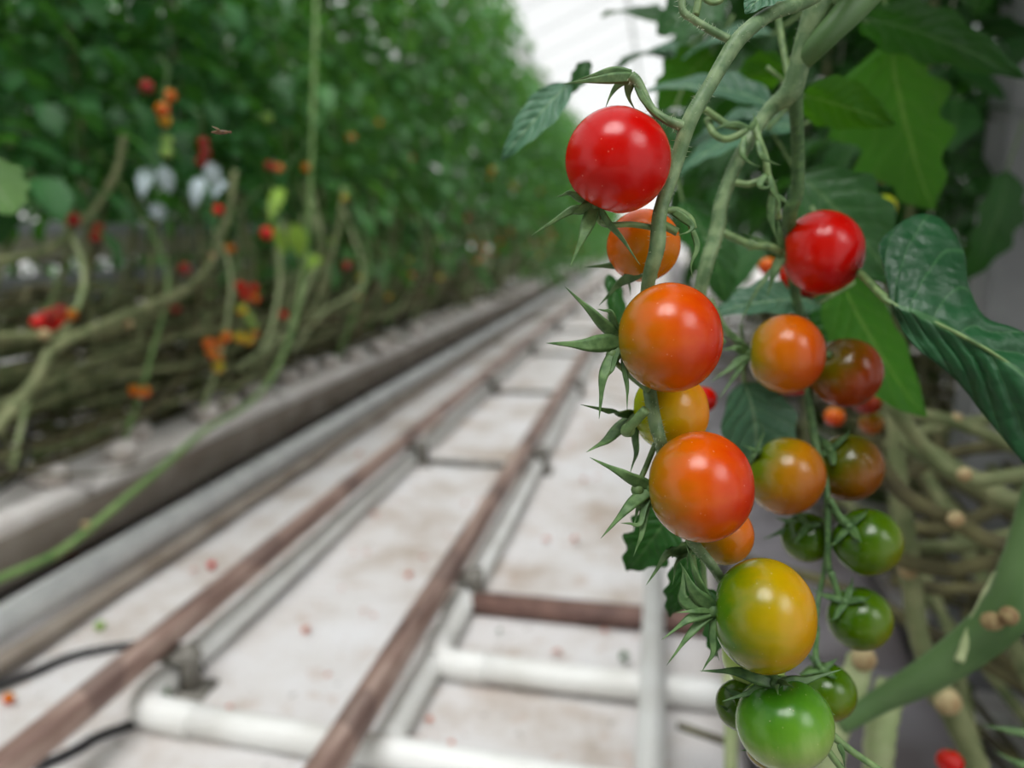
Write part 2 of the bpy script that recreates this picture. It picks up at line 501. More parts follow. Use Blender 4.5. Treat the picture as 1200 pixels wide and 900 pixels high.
# white floor pipes
PR = 0.0265
wl = onZ(333, 672, PR); 
xw = wl.x
e0 = onZ(160, 828, PR)
h1 = onZ(300, 858, PR); h2 = onZ(380, 868, PR)
ye = e0.y - 0.01
wp = thing('floor_pipe', V((xw, ye, 0)), 'white pipe on the floor bending under the left rail into a crosswise run', 'pipe')
bm = bmesh.new()
tube(bm, [(xw, 24, PR), (xw, ye + 0.07, PR)], PR, 14, 12)
mesh_obj('straight_run', bm, M['whitepipe'], wp, loc=V((xw, ye, 0)))
bm = bmesh.new()
tube(bm, [(xw, ye + 0.085, PR), (xw + 0.001, ye + 0.055, PR), (xw + 0.010, ye + 0.022, PR), (xw + 0.034, ye + 0.002, PR), (xw + 0.075, ye - 0.004, PR), (xw + 0.12, ye - 0.008, PR)], PR * 1.12, 14, 6)
mesh_obj('elbow', bm, M['whitepipe'], wp, loc=V((xw, ye, 0)))
bm = bmesh.new()
tube(bm, [(xw + 0.10, ye - 0.006, PR), (XR + 1.1, ye - 0.07, PR)], PR, 14, 10)
mesh_obj('cross_run', bm, M['whitepipe'], wp, loc=V((xw, ye, 0)))

wr = onZ(587, 622, PR); xr2 = wr.x
c0 = onZ(600, 787, PR); yb = c0.y
wq = thing('floor_pipe', V((xr2, yb, 0)), 'white pipe beside the right rail with a bend leading off under the tomatoes', 'pipe')
bm = bmesh.new()
tube(bm, [(xr2, 24, PR), (xr2, yb + 0.085, PR)], PR, 14, 12)
tube(bm, [(xr2, yb + 0.10, PR), (xr2, yb + 0.065, PR), (xr2 + 0.008, yb + 0.028, PR), (xr2 + 0.032, yb + 0.005, PR), (xr2 + 0.07, yb, PR), (xr2 + 0.11, yb, PR)], PR * 1.1, 14, 6)
tube(bm, [(xr2 + 0.09, yb, PR), (xr2 + 1.0, yb - 0.01, PR)], PR, 14, 8)
mesh_obj('bent_run', bm, M['whitepipe'], wq, loc=V((xr2, yb, 0)))
bm = bmesh.new()
tube(bm, [(xr2 + 0.005, yb - 0.0, PR * 0.95), (xr2 + 0.0, yb - 0.1, PR * 0.95), (xr2 - 0.0, ye + 0.0, PR * 0.95)], PR * 0.93, 14, 4)
mesh_obj('stub', bm, M['whitepipe'], wq, loc=V((xr2, yb, 0)))

# white bar over the crosswise pipes
b0 = onZ(767, 662, 0.085); b1 = onZ(771, 890, 0.085)
tb = bmesh.new(); box(tb, (b0.x - 0.021, -0.2, 0.058), (b0.x + 0.021, b0.y, 0.094), 0.004)
for y in (b0.y - 0.04, b0.y - 0.62): box(tb, (b0.x - 0.012, y - 0.012, 0), (b0.x + 0.012, y + 0.012, 0.06))
tag(mesh_obj('white_bar', tb, M['whitepipe'], loc=V((b0.x, b0.y, 0))), 'long white square bar lying lengthwise across the floor pipes below the tomatoes', 'bar')

# black hoses
def floor_hose(pts, r, label, z=None):
    z = r if z is None else z
    return tag(tube_obj('hose', [onZ(x, y, z) for x, y in pts], r, M['hose'], None, 8, 6), label, 'hose')
floor_hose([(-60, 828), (0, 803), (40, 787), (83, 769), (143, 757), (190, 755), (222, 764), (236, 785)], 0.008, 'black hose on the floor passing under the left rail')
floor_hose([(40, 900), (85, 880), (112, 864), (145, 852), (175, 842)], 0.008, 'short black hose ending beneath the bend of the white floor pipe')
floor_hose([(-40, 782), (5, 771), (38, 763)], 0.009, 'short black hose end under the grey pipe at the frame edge')

# ------------------------------------------------------------------ crop gutters, slabs, blocks
GZ = 0.25
GX = onZ(283, 483, GZ).x
print('gutter front x', GX)
def profile_obj(name, prof, y0, y1, mat, parent=None, loc=None, segs=1):
    bm = bmesh.new()
    rings = []
    for j in range(segs + 1):
        y = y0 + (y1 - y0) * j / segs
        rings.append([bm.verts.new((x, y, z)) for x, z in prof])
    for a, b in zip(rings, rings[1:]):
        for i in range(len(prof)): bm.faces.new((a[i], a[(i + 1) % len(prof)], b[(i + 1) % len(prof)], b[i]))
    bm.faces.new(list(reversed(rings[0]))); bm.faces.new(rings[-1])
    bmesh.ops.recalc_face_normals(bm, faces=bm.faces)
    return mesh_obj(name, bm, mat, parent, loc=loc, smooth=False)

def gutter(x, side, label, y0, y1, mat, matpipe=True, z=GZ):
    """x: front edge; side -1 stands to the left of the path, +1 to the right"""
    t = thing('crop_gutter', V((x + side * 0.12, (y0 + y1) / 2, 0)), label, 'gutter')
    w = 0.30
    pr = [(x, z - 0.05), (x + side * 0.006, z - 0.05), (x + side * 0.03, z - 0.098), (x + side * (w - 0.03), z - 0.098), (x + side * (w - 0.006), z - 0.05), (x + side * w, z - 0.05),
          (x + side * w, z - 0.06), (x + side * (w - 0.02), z - 0.165), (x + side * 0.2, z - 0.175), (x + side * 0.1, z - 0.175), (x + side * 0.02, z - 0.165), (x, z - 0.06)]
    profile_obj('trough', pr, y0, y1, mat, t, loc=V((x, y0, 0)))
    y = max(y0, 0) + 0.8
    while y < min(y1, 12):
        bm = bmesh.new()
        for dx in (0.12, 0.24): box(bm, (x + side * dx - 0.012, y - 0.012, 0), (x + side * dx + 0.012, y + 0.012, z - 0.168))
        box(bm, (x + side * 0.18 - 0.09, y - 0.015, z - 0.2), (x + side * 0.18 + 0.09, y + 0.015, z - 0.17))
        mesh_obj('stand', bm, M['steel'], t, loc=V((x, y, 0)), smooth=False)
        y += 1.4
    return t
gutter(GX, -1, 'long grey brown crop gutter left of the path under the white slabs', -0.5, 26, M['gutter'])
GXR = 0.12
gutter(GXR, 1, 'shaded crop gutter right of the path below the ripening tomatoes', -0.8, 26, M['guttershade'])
GX2 = -3.0
gutter(GX2, -1, 'pale crop gutter of the next row seen through the gap at far left', -1, 22, M['board'], z=0.86)
tb = bmesh.new(); box(tb, (GX2 - 0.06, 0.5, 0.46), (GX2 + 0.0, 12, 0.62), 0.004)
for y in (1.5, 4, 7, 10): box(tb, (GX2 - 0.05, y - .03, 0), (GX2 - 0.01, y + .03, 0.47))
tag(mesh_obj('rail_board', tb, M['boardgrey'], loc=V((GX2, 0.5, 0)), smooth=False), 'grey board running below the pale gutter of the next row', 'board')

pz = 0.075; px_ = onZ(217, 602, pz).x
print('pipe x', px_, 'floor pipe x', onZ(60, 738, 0.026).x)
gp = tube_obj('heating_pipe', [(px_, -0.5, pz), (px_, 5, pz), (px_, 26, pz)], 0.035, M['greypipe'], None, 16, 6)
tag(gp, 'long grey heating pipe running below the left crop gutter', 'pipe')
xg = onZ(60, 738, 0.026).x
gp2 = tube_obj('heating_pipe', [(xg, -0.5, 0.024), (xg, 3.0, 0.024), (xg, 9, 0.024)], 0.02, M['gutter'], None, 14, 6)
tag(gp2, 'dull pipe on the floor under the grey heating pipe', 'pipe')

def slab_mesh(w, L, h):
    bm = bmesh.new()
    ns, na = 18, 14
    rings = []
    for j in range(ns + 1):
        y = -L / 2 + L * j / ns
        e = min(1, min(j, ns - j) / 1.6 + 0.35)
        ring = []
        for i in range(na):
            a = 2 * math.pi * i / na
            cx, cz = math.cos(a), math.sin(a)
            ex = 0.45
            x = math.copysign(abs(cx) ** ex, cx) * w / 2; zz = math.copysign(abs(cz) ** ex, cz) * h / 2 * e
            ring.append(bm.verts.new((x * (0.9 + 0.1 * e) + random.uniform(-.003, .003), y, h / 2 + zz + random.uniform(-.003, .003))))
        rings.append(ring)
    for a, b in zip(rings, rings[1:]):
        for i in range(na): bm.faces.new((a[i], a[(i + 1) % na], b[(i + 1) % na], b[i]))
    bm.faces.new(list(reversed(rings[0]))); bm.faces.new(rings[-1])
    return bm
def copy_obj(o, loc, label=None, group=None, rot=None):
    c = o.copy(); C.objects.link(c); c.location = loc
    if label: c['label'] = label
    if group: c['group'] = group
    if rot is not None: c.rotation_euler = rot
    return c
def copy_tree(root, loc, rz=0, label=None, group=None):
    r = copy_obj(root, loc, label, group); r.rotation_euler = (0, 0, rz)
    for ch in list(root.children):
        c = ch.copy(); C.objects.link(c); c.parent = r
        for g_ in ch.children:
            d = g_.copy(); C.objects.link(d); d.parent = c
    return r

sm = slab_mesh(0.2, 0.98, 0.085)
slab0 = mesh_obj('grow_slab', sm, M['plastic'])
NTH = ['nearest', 'second', 'third', 'fourth', 'fifth', 'sixth', 'seventh', 'eighth', 'ninth', 'tenth', 'eleventh', 'twelfth']
first = True
for i in range(16):
    y = 0.1 + i * 1.0
    loc = V((GX - 0.12, y, GZ - 0.095))
    lab = 'white plastic wrapped grow slab on the left gutter, %s along the path' % NTH[i] if i < 5 else 'white grow slab far along the left gutter'
    o = slab0 if first else copy_obj(slab0, loc)
    first = False
    o.location = loc
    tag(o, lab, 'grow slab', 'white slabs on the left gutter' if i < 5 else 'far white slabs on the left gutter')
slabr = mesh_obj('grow_slab', slab_mesh(0.24, 0.99, 0.09), M['shadefilm'])
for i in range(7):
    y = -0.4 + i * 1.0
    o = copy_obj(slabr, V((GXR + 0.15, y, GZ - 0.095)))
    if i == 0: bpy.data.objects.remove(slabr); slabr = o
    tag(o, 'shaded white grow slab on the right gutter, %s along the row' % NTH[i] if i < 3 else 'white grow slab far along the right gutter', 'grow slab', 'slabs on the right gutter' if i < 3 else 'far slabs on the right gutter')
sl2 = mesh_obj('grow_slab', slab_mesh(0.22, 7.5, 0.10), M['boardgrey'], loc=None)
sl2.location = (GX2 - 0.14, 2.6, 0.775)
tag(sl2, 'long grey slab on the pale gutter of the next row', 'grow slab')

bm = bmesh.new(); box(bm, (-0.036, -0.036, 0), (0.036, 0.036, 0.055), 0.008)
blk0 = mesh_obj('grow_block', bm, M['block'])
first = True
rb = random.Random(5)
for i in range(40):
    y = 1.5 + i * 0.21
    loc = V((GX - 0.075 + rb.uniform(-.07, .03), y + rb.uniform(-.05, .05), GZ - 0.013))
    o = blk0 if first else copy_obj(blk0, loc)
    first = False
    o.location = loc; o.rotation_euler = (0, 0, rb.uniform(-.4, .4))
    tag(o, 'small pale grow block on the white slabs of the left row', 'grow block', 'grow blocks on the left slabs')

# ------------------------------------------------------------------ fruit
def fruit_mesh(name, r, mat, ax=0.95, seg=40, rings=26, dimple=0.10):
    bm = bmesh.new()
    vr = []
    for i in range(1, rings):
        ph = math.pi * i / rings
        rr = 1 - dimple * math.exp(-(ph / 0.32) ** 2) - 0.02 * math.exp(-((math.pi - ph) / 0.3) ** 2)
        vr.append([bm.verts.new((r * rr * math.sin(ph) * math.cos(2 * math.pi * j / seg) * (1 + 0.008 * math.cos(5 * 2 * math.pi * j / seg) * math.exp(-ph)), r * rr * math.sin(ph) * math.sin(2 * math.pi * j / seg), r * rr * math.cos(ph) * ax)) for j in range(seg)])
    top = bm.verts.new((0, 0, r * (1 - dimple) * ax)); bot = bm.verts.new((0, 0, -r * 0.98 * ax))
    for a, b in zip(vr, vr[1:]):
        for j in range(seg): bm.faces.new((a[j], b[j], b[(j + 1) % seg], a[(j + 1) % seg]))
    for j in range(seg):
        bm.faces.new((top, vr[0][j], vr[0][(j + 1) % seg])); bm.faces.new((bot, vr[-1][(j + 1) % seg], vr[-1][j]))
    me = bpy.data.meshes.new(name); bm.to_mesh(me); bm.free()
    me.materials.append(mat)
    for f in me.polygons: f.use_smooth = True
    return me

def quat_to(d):
    return V((0, 0, 1)).rotation_difference(V(d).normalized())

RED = (lin(200, 30, 0), lin(194, 8, 1), lin(180, 2, 1))
ORG = (lin(140, 108, 0), lin(196, 82, 0), lin(182, 20, 0))
ORG2 = (lin(180, 112, 6), lin(214, 98, 4), lin(196, 56, 4))
YEL = (lin(70, 108, 2), lin(162, 134, 0), lin(192, 124, 0))
BRN = (lin(96, 88, 6), lin(148, 56, 4), lin(124, 18, 4))
BRO = (lin(112, 122, 6), lin(184, 112, 4), lin(190, 84, 4))
GRN = (lin(52, 104, 16), lin(86, 132, 30), lin(156, 172, 104))
DGR = (lin(50, 82, 0), lin(74, 98, 2), lin(120, 104, 8))
OLV = (lin(86, 104, 4), lin(152, 98, 4), lin(148, 68, 4))

ITEMS = {}
def fruit(key, px, py, rpx, d, pal, cal, label, ax=0.95, sepals=(), knuckle=None, stalk=None, sepmat='sepal', sw=1.0, auto=5, p=(0.12, 0.48, 0.88), cat='tomato', group=None, streak=0.18):
    """cal: calyx direction in camera axes (right, up, away); sepals: (tip px, tip py, width px, [mid px, mid py], depth shift)"""
    c = W(px, py, d); r = rpx * d / F
    mat = tomato_mat('tomato_skin_' + key, *pal, *p, r=r, streak=streak)
    o = bpy.data.objects.new('tomato', fruit_mesh('tomato', r, mat, ax))
    C.objects.link(o)
    o.location = c
    o.rotation_mode = 'QUATERNION'
    cdv = cdir(*cal)
    o.rotation_quaternion = quat_to(cdv)
    tag(o, label, cat, group)
    base = c + cdv * (r * ax * 0.93)
    bpy.context.view_layer.update()
    inv = o.matrix_world.inverted()
    def child(name, bm, mat_, par=o):
        # written in world space, stored in the fruit's own space
        bm.transform(inv)
        me = bpy.data.meshes.new(name); bm.to_mesh(me); bm.free(); me.materials.append(mat_)
        for f in me.polygons: f.use_smooth = True
        q = bpy.data.objects.new(name, me); C.objects.link(q); q.parent = par
        return q
    bm = bmesh.new()
    ball(bm, base + cdv * r * 0.02, r * 0.13, 12)
    cx = child('calyx', bm, M[sepmat])
    px_m = d / F
    for s in sepals:
        tx, ty, w = s[0], s[1], s[2]
        ds = s[4] if len(s) > 4 else 0.0
        tip = W(tx, ty, d + ds)
        st = (tip - base)
        if len(s) > 3 and s[3]:
            md = W(s[3][0], s[3][1], d + ds * 0.5)
        else:
            md = base.lerp(tip, 0.5) + cdv * st.length * 0.10
        bm = bmesh.new()
        blade(bm, [base - cdv * 0.0005, base.lerp(md, 0.55) + cdv * r * 0.02, md, md.lerp(tip, 0.55), tip], w * 1.22 * px_m, toward(base) * 0.9 + cdv * 0.35)
        child('sepal', bm, M[sepmat], cx)
    if auto:
        rn = random.Random(hash(key) % 1000 if False else sum(map(ord, key)))
        t1 = cdv.orthogonal().normalized(); t2 = cdv.cross(t1)
        a0 = rn.uniform(0, 6)
        for k_ in range(auto):
            a = a0 + 2 * math.pi * k_ / auto + rn.uniform(-.3, .3)
            sd = t1 * math.cos(a) + t2 * math.sin(a)
            L = r * rn.uniform(0.75, 1.15)
            pts = [base, base + sd * L * 0.4 + cdv * L * 0.08, base + sd * L * 0.75 + cdv * L * 0.12, base + sd * L + cdv * L * rn.uniform(0.1, 0.45)]
            bm = bmesh.new(); blade(bm, pts, r * 0.3, cdv)
            child('sepal', bm, M[sepmat], cx)
    if stalk:
        # list of (px, py, depth shift) running from the calyx to the truss
        pts = [base] + [W(a, b, d + e) for a, b, e in stalk]
        bm = bmesh.new()
        rr = [3.6 * px_m * sw] * len(pts)
        tube(bm, pts, rr, 10, 6)
        if knuckle:
            ball(bm, W(knuckle[0], knuckle[1], d + (knuckle[3] if len(knuckle) > 3 else 0)), knuckle[2] * px_m, 12)
        child('fruit_stalk', bm, M['sepal_dark' if sepmat == 'sepal_dark' else 'stalk'])
    ITEMS[key] = o
    return o

D1 = 0.268     # front truss
# --- front truss, top to bottom
fruit('topred', 724, 188, 62, D1, RED, (-0.42, -0.82, 0.38), 'glossy bright red tomato at the top of the front truss', ax=0.98,
      sepals=[(621, 277, 13, (668, 247)), (668, 313, 15, (684, 275)), (652, 231, 9, (668, 226)), (751, 312, 8, (728, 278), -0.004)],
      stalk=[(706, 262, 0.008), (740, 263, 0.008), (772, 268, 0.008)], knuckle=(709, 259, 6, 0.006), auto=0, p=(0.02, 0.4, 0.9))
fruit('backorange', 754, 288, 43, D1 + 0.035, ORG2, (0.1, -0.55, -0.6), 'orange tomato half hidden behind the stem under the top red one',
      sepals=[(684, 313, 12, (720, 311)), (702, 358, 12, (726, 332)), (739, 346, 8, (737, 325)), (737, 305, 6, None)],
      stalk=[(760, 318, -0.012), (768, 326, -0.014)], auto=0, p=(0.0, 0.35, 0.9))
fruit('midorange', 785, 396, 64.5, D1, ORG, (-0.90, -0.05, 0.40), 'large orange red tomato, second big fruit from the top of the front truss',
      sepals=[(662, 336, 14, (694, 366)), (640, 402, 19, (685, 404)), (702, 491, 16, (707, 442)), (700, 362, 9, (716, 366)), (735, 482, 7, (735, 452)), (709, 446, 7, (718, 432))],
      stalk=[(716, 416, 0.01), (738, 440, 0.018), (760, 458, 0.012)], knuckle=(717, 416, 7.5, 0.006), auto=0, p=(0.1, 0.58, 1.0), streak=0.3)
fruit('yellowbehind', 786, 482, 47, D1 + 0.03, (lin(160, 176, 16), lin(206, 160, 14), lin(216, 120, 14)), (-0.85, -0.1, 0.3), 'yellow orange tomato behind the stem between two large orange ones',
      sepals=[(680, 474, 11, (716, 482), -0.025), (687, 530, 16, (712, 516), -0.025), (738, 556, 9, (746, 530), -0.02)],
      stalk=[(733, 506, -0.02), (742, 496, -0.026), (757, 480, -0.03)], knuckle=(736, 504, 8, -0.022), sw=1.5, auto=0, p=(0.15, 0.6, 1.1))
fruit('loworange', 821, 570, 65, D1, ORG, (-0.90, -0.08, 0.40), 'large glossy orange tomato midway down the front truss above the yellow one',
      sepals=[(691, 536, 14, (728, 554)), (704, 631, 15, (734, 597)), (742, 653, 9, (752, 626)), (727, 613, 9, (750, 614)), (742, 620, 8, None)],
      stalk=[(747, 574, 0.01), (758, 545, 0.016), (768, 520, 0.012)], knuckle=(747, 574, 8, 0.006), auto=0, p=(0.1, 0.58, 1.0), streak=0.3)
fruit('brownbehind', 847, 625, 37, D1 + 0.035, BRO, (-0.6, -0.35, 0.3), 'orange brown tomato tucked behind the large orange and the yellow tomato',
      sepals=[(757, 686, 14, (782, 650), -0.03), (788, 686, 9, (793, 660), -0.03), (806, 668, 8, (806, 650), -0.03)],
      stalk=[(812, 640, -0.02), (806, 632, -0.02)], auto=0, p=(0.1, 0.6, 1.0))
fruit('yellow', 895, 721, 66, D1 - 0.004, YEL, (-0.95, 0.03, 0.22), 'large yellow tomato with a green shoulder on the front truss', ax=0.90,
      sepals=[(775, 750, 12, (805, 727)), (781, 780, 10, (806, 746)), (797, 659, 17, (812, 690)), (804, 638, 10, (815, 672)), (800, 668, 20, (801, 702), 0.006), (792, 718, 7, (812, 716)), (822, 788, 9, (836, 764)), (843, 775, 6, None)],
      stalk=[(826, 700, 0.012), (815, 670, 0.012), (812, 650, 0.012)], auto=0, p=(0.18, 0.6, 1.0), streak=0.3)
fruit('palegreen', 884, 770, 37, D1 + 0.035, (lin(120, 150, 60), lin(150, 176, 84), lin(170, 190, 110)), (0.2, 0.8, 0.3), 'pale green tomato mostly hidden behind the bottom of the yellow one', auto=0, sepals=[])
fruit('biggreen', 919, 847, 55.5, D1, GRN, (-0.22, 0.93, -0.10), 'large green tomato at the bottom end of the front truss', ax=0.93,
      sepals=[(820, 786, 14, (862, 787)), (988, 784, 12, (945, 797)), (846, 822, 11, (878, 812)), (931, 806, 9, None, -0.012), (912, 815, 8, None, -0.014)],
      stalk=[(903, 790, 0.004), (905, 770, 0.02), (900, 740, 0.04)], sw=2.0, sepmat='sepal_dark', auto=0, p=(0.1, 0.42, 0.78), streak=0.3)
fruit('leftgreen', 868, 826, 29, D1 + 0.03, DGR, (-0.1, 0.5, -0.6), 'small green tomato behind the left side of the big bottom green one',
      sepals=[(842, 826, 9, (856, 833), -0.01)], auto=3, sepmat='sepal_dark')
fruit('undergreen', 900, 876, 26, D1 + 0.03, DGR, (0.2, 0.8, 0.3), 'small green tomato peeking out beneath the big bottom green one', auto=0)

D2 = 0.385    # second truss
fruit('rightred', 964, 296, 49, D2, RED, (-0.93, -0.02, 0.18), 'bright red tomato at the top of the right hand truss',
      sepals=[(898, 350, 12, (908, 318)), (866, 380, 6, (884, 345)), (911, 255, 9, (914, 272)), (868, 271, 8, (895, 284))],
      stalk=[(902, 289, 0.0), (880, 287, 0.0), (846, 272, 0.0)], knuckle=(880, 287, 6.5), sw=1.3, auto=0, p=(0.02, 0.4, 0.9))
fruit('redbehind', 945, 322, 30, D2 + 0.06, RED, (-0.3, 0.8, 0.2), 'dark red tomato mostly hidden below the upper right red one', auto=0)
fruit('rightorange', 921.5, 415, 46.5, D2, (lin(136, 126, 6), lin(186, 98, 2), lin(180, 56, 2)), (-0.93, 0.05, 0.25), 'orange tomato with yellow green shoulder below the right hand red one',
      sepals=[(842, 468, 9, (864, 436)), (832, 448, 10, (858, 430)), (848, 392, 8, (866, 400)), (845, 410, 9, (862, 408)), (838, 372, 8, (858, 392))],
      stalk=[(868, 402, 0.01), (850, 385, 0.02), (832, 350, 0.02)], auto=0, p=(0.02, 0.4, 0.95))
fruit('darkred', 991, 437, 41.5, D2 + 0.02, BRN, (-0.6, 0.45, -0.35), 'dark brownish red tomato right of the orange one in the right truss', auto=0, p=(0.05, 0.4, 0.85))
fruit('redsliver', 928, 428, 38, D2 + 0.06, RED, (0.3, 0.8, 0.2), 'red tomato showing only as a sliver under the right orange one', auto=0)
fruit('oliveorange', 921, 558, 46, D2, OLV, (-0.75, 0.5, 0.1), 'olive and orange tomato in the middle of the right truss',
      sepals=[(868, 520, 6, (884, 528))], auto=3, p=(0.08, 0.45, 0.9), sepmat='sepal_dark')
fruit('darkolive', 994, 548, 40, D2 + 0.02, (lin(72, 80, 4), lin(130, 74, 4), lin(118, 46, 4)), (-0.6, 0.5, -0.3), 'dark olive brown tomato right of the olive orange one in the right truss',
      auto=4, p=(0.1, 0.5, 0.9), sepmat='sepal_dark')
fruit('smallgreen', 945, 630, 29, D2 + 0.02, DGR, (-0.2, 0.6, -0.6), 'small dark green tomato behind the thin stem in the right truss',
      sepals=[(894, 632, 8, (914, 624)), (908, 606, 7, (920, 610))], auto=3, sepmat='sepal_dark')
fruit('midgreen', 1016.5, 635, 39.5, D2, DGR, (-0.65, 0.5, -0.3), 'round dark green tomato on the right side of the right truss',
      stalk=[(985, 606, 0.0), (972, 585, 0.0)], auto=4, sepmat='sepal_dark')
fruit('lowgreen', 1007, 725, 37, D2, DGR, (-0.55, 0.6, -0.3), 'dark green tomato hanging below the round green one in the right truss',
      stalk=[(984, 700, 0.0), (974, 670, 0.0)], auto=4, sepmat='sepal_dark')
fruit('endgreen', 968, 811, 34, D2 - 0.03, DGR, (-0.2, 0.8, -0.2), 'dark green tomato at the lower end of the right truss beside the big green one',
      stalk=[(956, 770, 0.0), (957, 735, 0.02)], auto=4, sepmat='sepal_dark')
fruit('gapred', 824, 468, 16, 0.42, RED, (0.2, 0.8, 0.2), 'sliver of dark red tomato between the two large orange ones and a leaf', auto=0)
fruit('orangedot', 900, 312, 11, 0.62, ORG2, (0.2, 0.8, 0.2), 'small blurred orange tomato behind the stalk of the right red one', auto=0)
fruit('blurorange', 978, 488, 12, 0.66, ORG2, (0.2, 0.8, 0.2), 'small blurred orange tomato under the dark brownish red one', auto=0)
fruit('blurbrown', 1016, 468, 19, 0.62, BRN, (0.2, 0.8, 0.2), 'blurred brown red tomato behind the dark brownish red one', auto=0)
fruit('blurlow', 1021, 496, 14, 0.64, OLV, (0.2, 0.8, 0.2), 'blurred olive orange tomato above the dark olive brown one', auto=0)
fruit('corner', 1075, 44, 16, 0.7, RED, (0.1, 0.8, 0.2), 'blurred red tomato among the leaves at the upper right', auto=0)
fruit('upperorange', 1037, 199, 15, 0.7, ORG2, (0.1, 0.8, 0.2), 'blurred orange red tomato below the pale backlit leaf', auto=0)
fruit('uppergreen', 1035, 243, 15, 0.75, (lin(120, 150, 30), lin(170, 176, 40), lin(176, 170, 40)), (0.1, 0.8, 0.2), 'blurred yellow green tomato above the large dark leaf', auto=0)
fruit('floorred', 1113, 893, 15, 0.58, RED, (0.1, 0.8, 0.2), 'blurred red tomato lying low at the bottom right', auto=0)

# ------------------------------------------------------------------ the near plant
plant = thing('tomato_plant', W(1000, 830, 0.55), 'near tomato plant with thick green stem carrying the two fruit trusses', 'plant')
def hairs(path, parent, count, L, rn, name='stem_hairs'):
    bm = bmesh.new()
    P, R = path
    for _ in range(count):
        i = rn.randrange(0, len(P) - 1)
        t = (P[i + 1] - P[i])
        if t.length < 1e-6: continue
        t.normalize()
        a = rn.uniform(0, 6.283)
        x = t.orthogonal().normalized(); y = t.cross(x)
        dd = x * math.cos(a) + y * math.sin(a)
        p0 = P[i].lerp(P[i + 1], rn.random()) + dd * R[i] * 0.95
        p1 = p0 + (dd + t * rn.uniform(-.4, .4)).normalized() * L * rn.uniform(0.5, 1.2)
        w = 0.00009
        e = dd.cross(t).normalized()
        vs = [bm.verts.new(p0 + e * w), bm.verts.new(p0 - e * w * 0.5 + t * w), bm.verts.new(p0 - e * w * 0.5 - t * w)]
        tp = bm.verts.new(p1)
        for j in range(3): bm.faces.new((vs[j], vs[(j + 1) % 3], tp))
    o = mesh_obj(name, bm, M['hair'], parent, loc=world_loc(parent), smooth=False)
    o['kind'] = 'stuff'
    return o
rh = random.Random(3)
def stem_part(name, pts, mat='stem', hair=0, sides=14, wob=0.04):
    """pts: (px, py, depth, radius px)"""
    P3 = [W(a, b, d) for a, b, d, r in pts]; R3 = [r * d / F for a, b, d, r in pts]
    bm = bmesh.new()
    path = tube(bm, P3, R3, sides, 7, wob)
    o = mesh_obj(name, bm, M[mat], plant, loc=P3[0])
    if hair: hairs(path, o, hair, 0.0016, rh)
    return o
DS = D1 + 0.004
stem_part('main_stem', [(985, 850, 0.56, 11), (1030, 822, 0.55, 14), (1080, 795, 0.53, 19), (1135, 758, 0.51, 24), (1180, 715, 0.49, 27), (1200, 650, 0.48, 21), (1240, 520, 0.47, 19), (1330, 300, 0.45, 19), (1340, 20, 0.42, 20), (1250, -140, 0.38, 20), (1100, -110, 0.345, 20), (1015, -8, 0.33, 19), (965, 45, 0.33, 15), (930, 85, 0.345, 9)], mat='thickstem', wob=0.02)
stem_part('truss_stem', [(1010, -60, 0.32, 17), (960, -14, 0.295, 13), (934, 4, DS + 0.012, 9.5), (905, 15, DS + 0.006, 8.5), (879, 33, DS, 9), (858, 56, DS, 9.5), (832, 100, DS, 8.5), (808, 142, DS, 9.5), (793, 189, DS + 0.002, 8.5), (774, 247, DS + 0.002, 8.5), (770, 290, DS + 0.002, 9.5), (759, 335, DS + 0.008, 8), (755, 400, DS + 0.022, 7.5), (762, 462, DS + 0.012, 8), (769, 500, DS + 0.004, 8), (775, 522, DS + 0.006, 7.5), (785, 580, DS + 0.024, 6.5), (812, 634, DS + 0.01, 7), (826, 652, DS + 0.004, 6), (842, 674, DS + 0.006, 6), (870, 720, DS + 0.03, 5.5), (898, 770, DS + 0.03, 5), (905, 792, DS + 0.008, 5)], hair=420)
stem_part('truss_stem', [(985, -40, 0.335, 16), (960, 0, 0.33, 14), (946, 42, 0.335, 12.5), (936, 80, 0.34, 12), (926, 108, 0.345, 13), (905, 126, 0.35, 9), (888, 148, 0.352, 7.8), (870, 178, 0.352, 8), (856, 208, 0.354, 8), (845, 240, 0.356, 8.5), (840, 270, 0.358, 9), (826, 318, 0.36, 8), (815, 370, 0.37, 7)], hair=260)
stem_part('truss_stem', [(930, 98, 0.343, 11), (933, 130, 0.35, 8), (935, 180, 0.362, 7.6), (934, 225, 0.37, 7.6), (925, 258, 0.38, 8), (930, 330, 0.42, 6), (946, 420, 0.42, 5), (948, 465, 0.41, 4.5), (955, 515, 0.405, 4.8), (968, 570, 0.39, 3.8), (970, 625, 0.388, 3.8), (972, 668, 0.388, 3.4), (986, 702, 0.388, 3)], mat='sepal_dark', hair=160)
stem_part('truss_stem', [(969, 600, 0.392, 3), (967, 660, 0.395, 3), (958, 707, 0.39, 3), (955, 750, 0.37, 3), (958, 775, 0.36, 3)], mat='sepal_dark')
stem_part('side_stalk', [(934, 150, 0.362, 4), (915, 40, 0.37, 4), (912, 10, 0.37, 4), (918, -20, 0.37, 4)], mat='stalk')
stem_part('side_stalk', [(854, 46, DS, 5), (832, 35, DS, 5), (813, 23, DS, 4.5), (800, 12, DS, 4.5), (801, -15, DS, 5)], hair=60)
stem_part('side_stalk', [(815, 18, DS + 0.006, 4.5), (818, 2, DS + 0.006, 4.5), (817, -20, DS + 0.006, 4.5)], mat='stalk')
stem_part('side_stalk', [(820, -6, DS + 0.03, 3), (832, 3, DS + 0.03, 3), (843, 2, DS + 0.03, 3), (848, -5, DS + 0.03, 3)], mat='stalk')
ms = [o for o in plant.children if o.name.startswith('main_stem')][0]
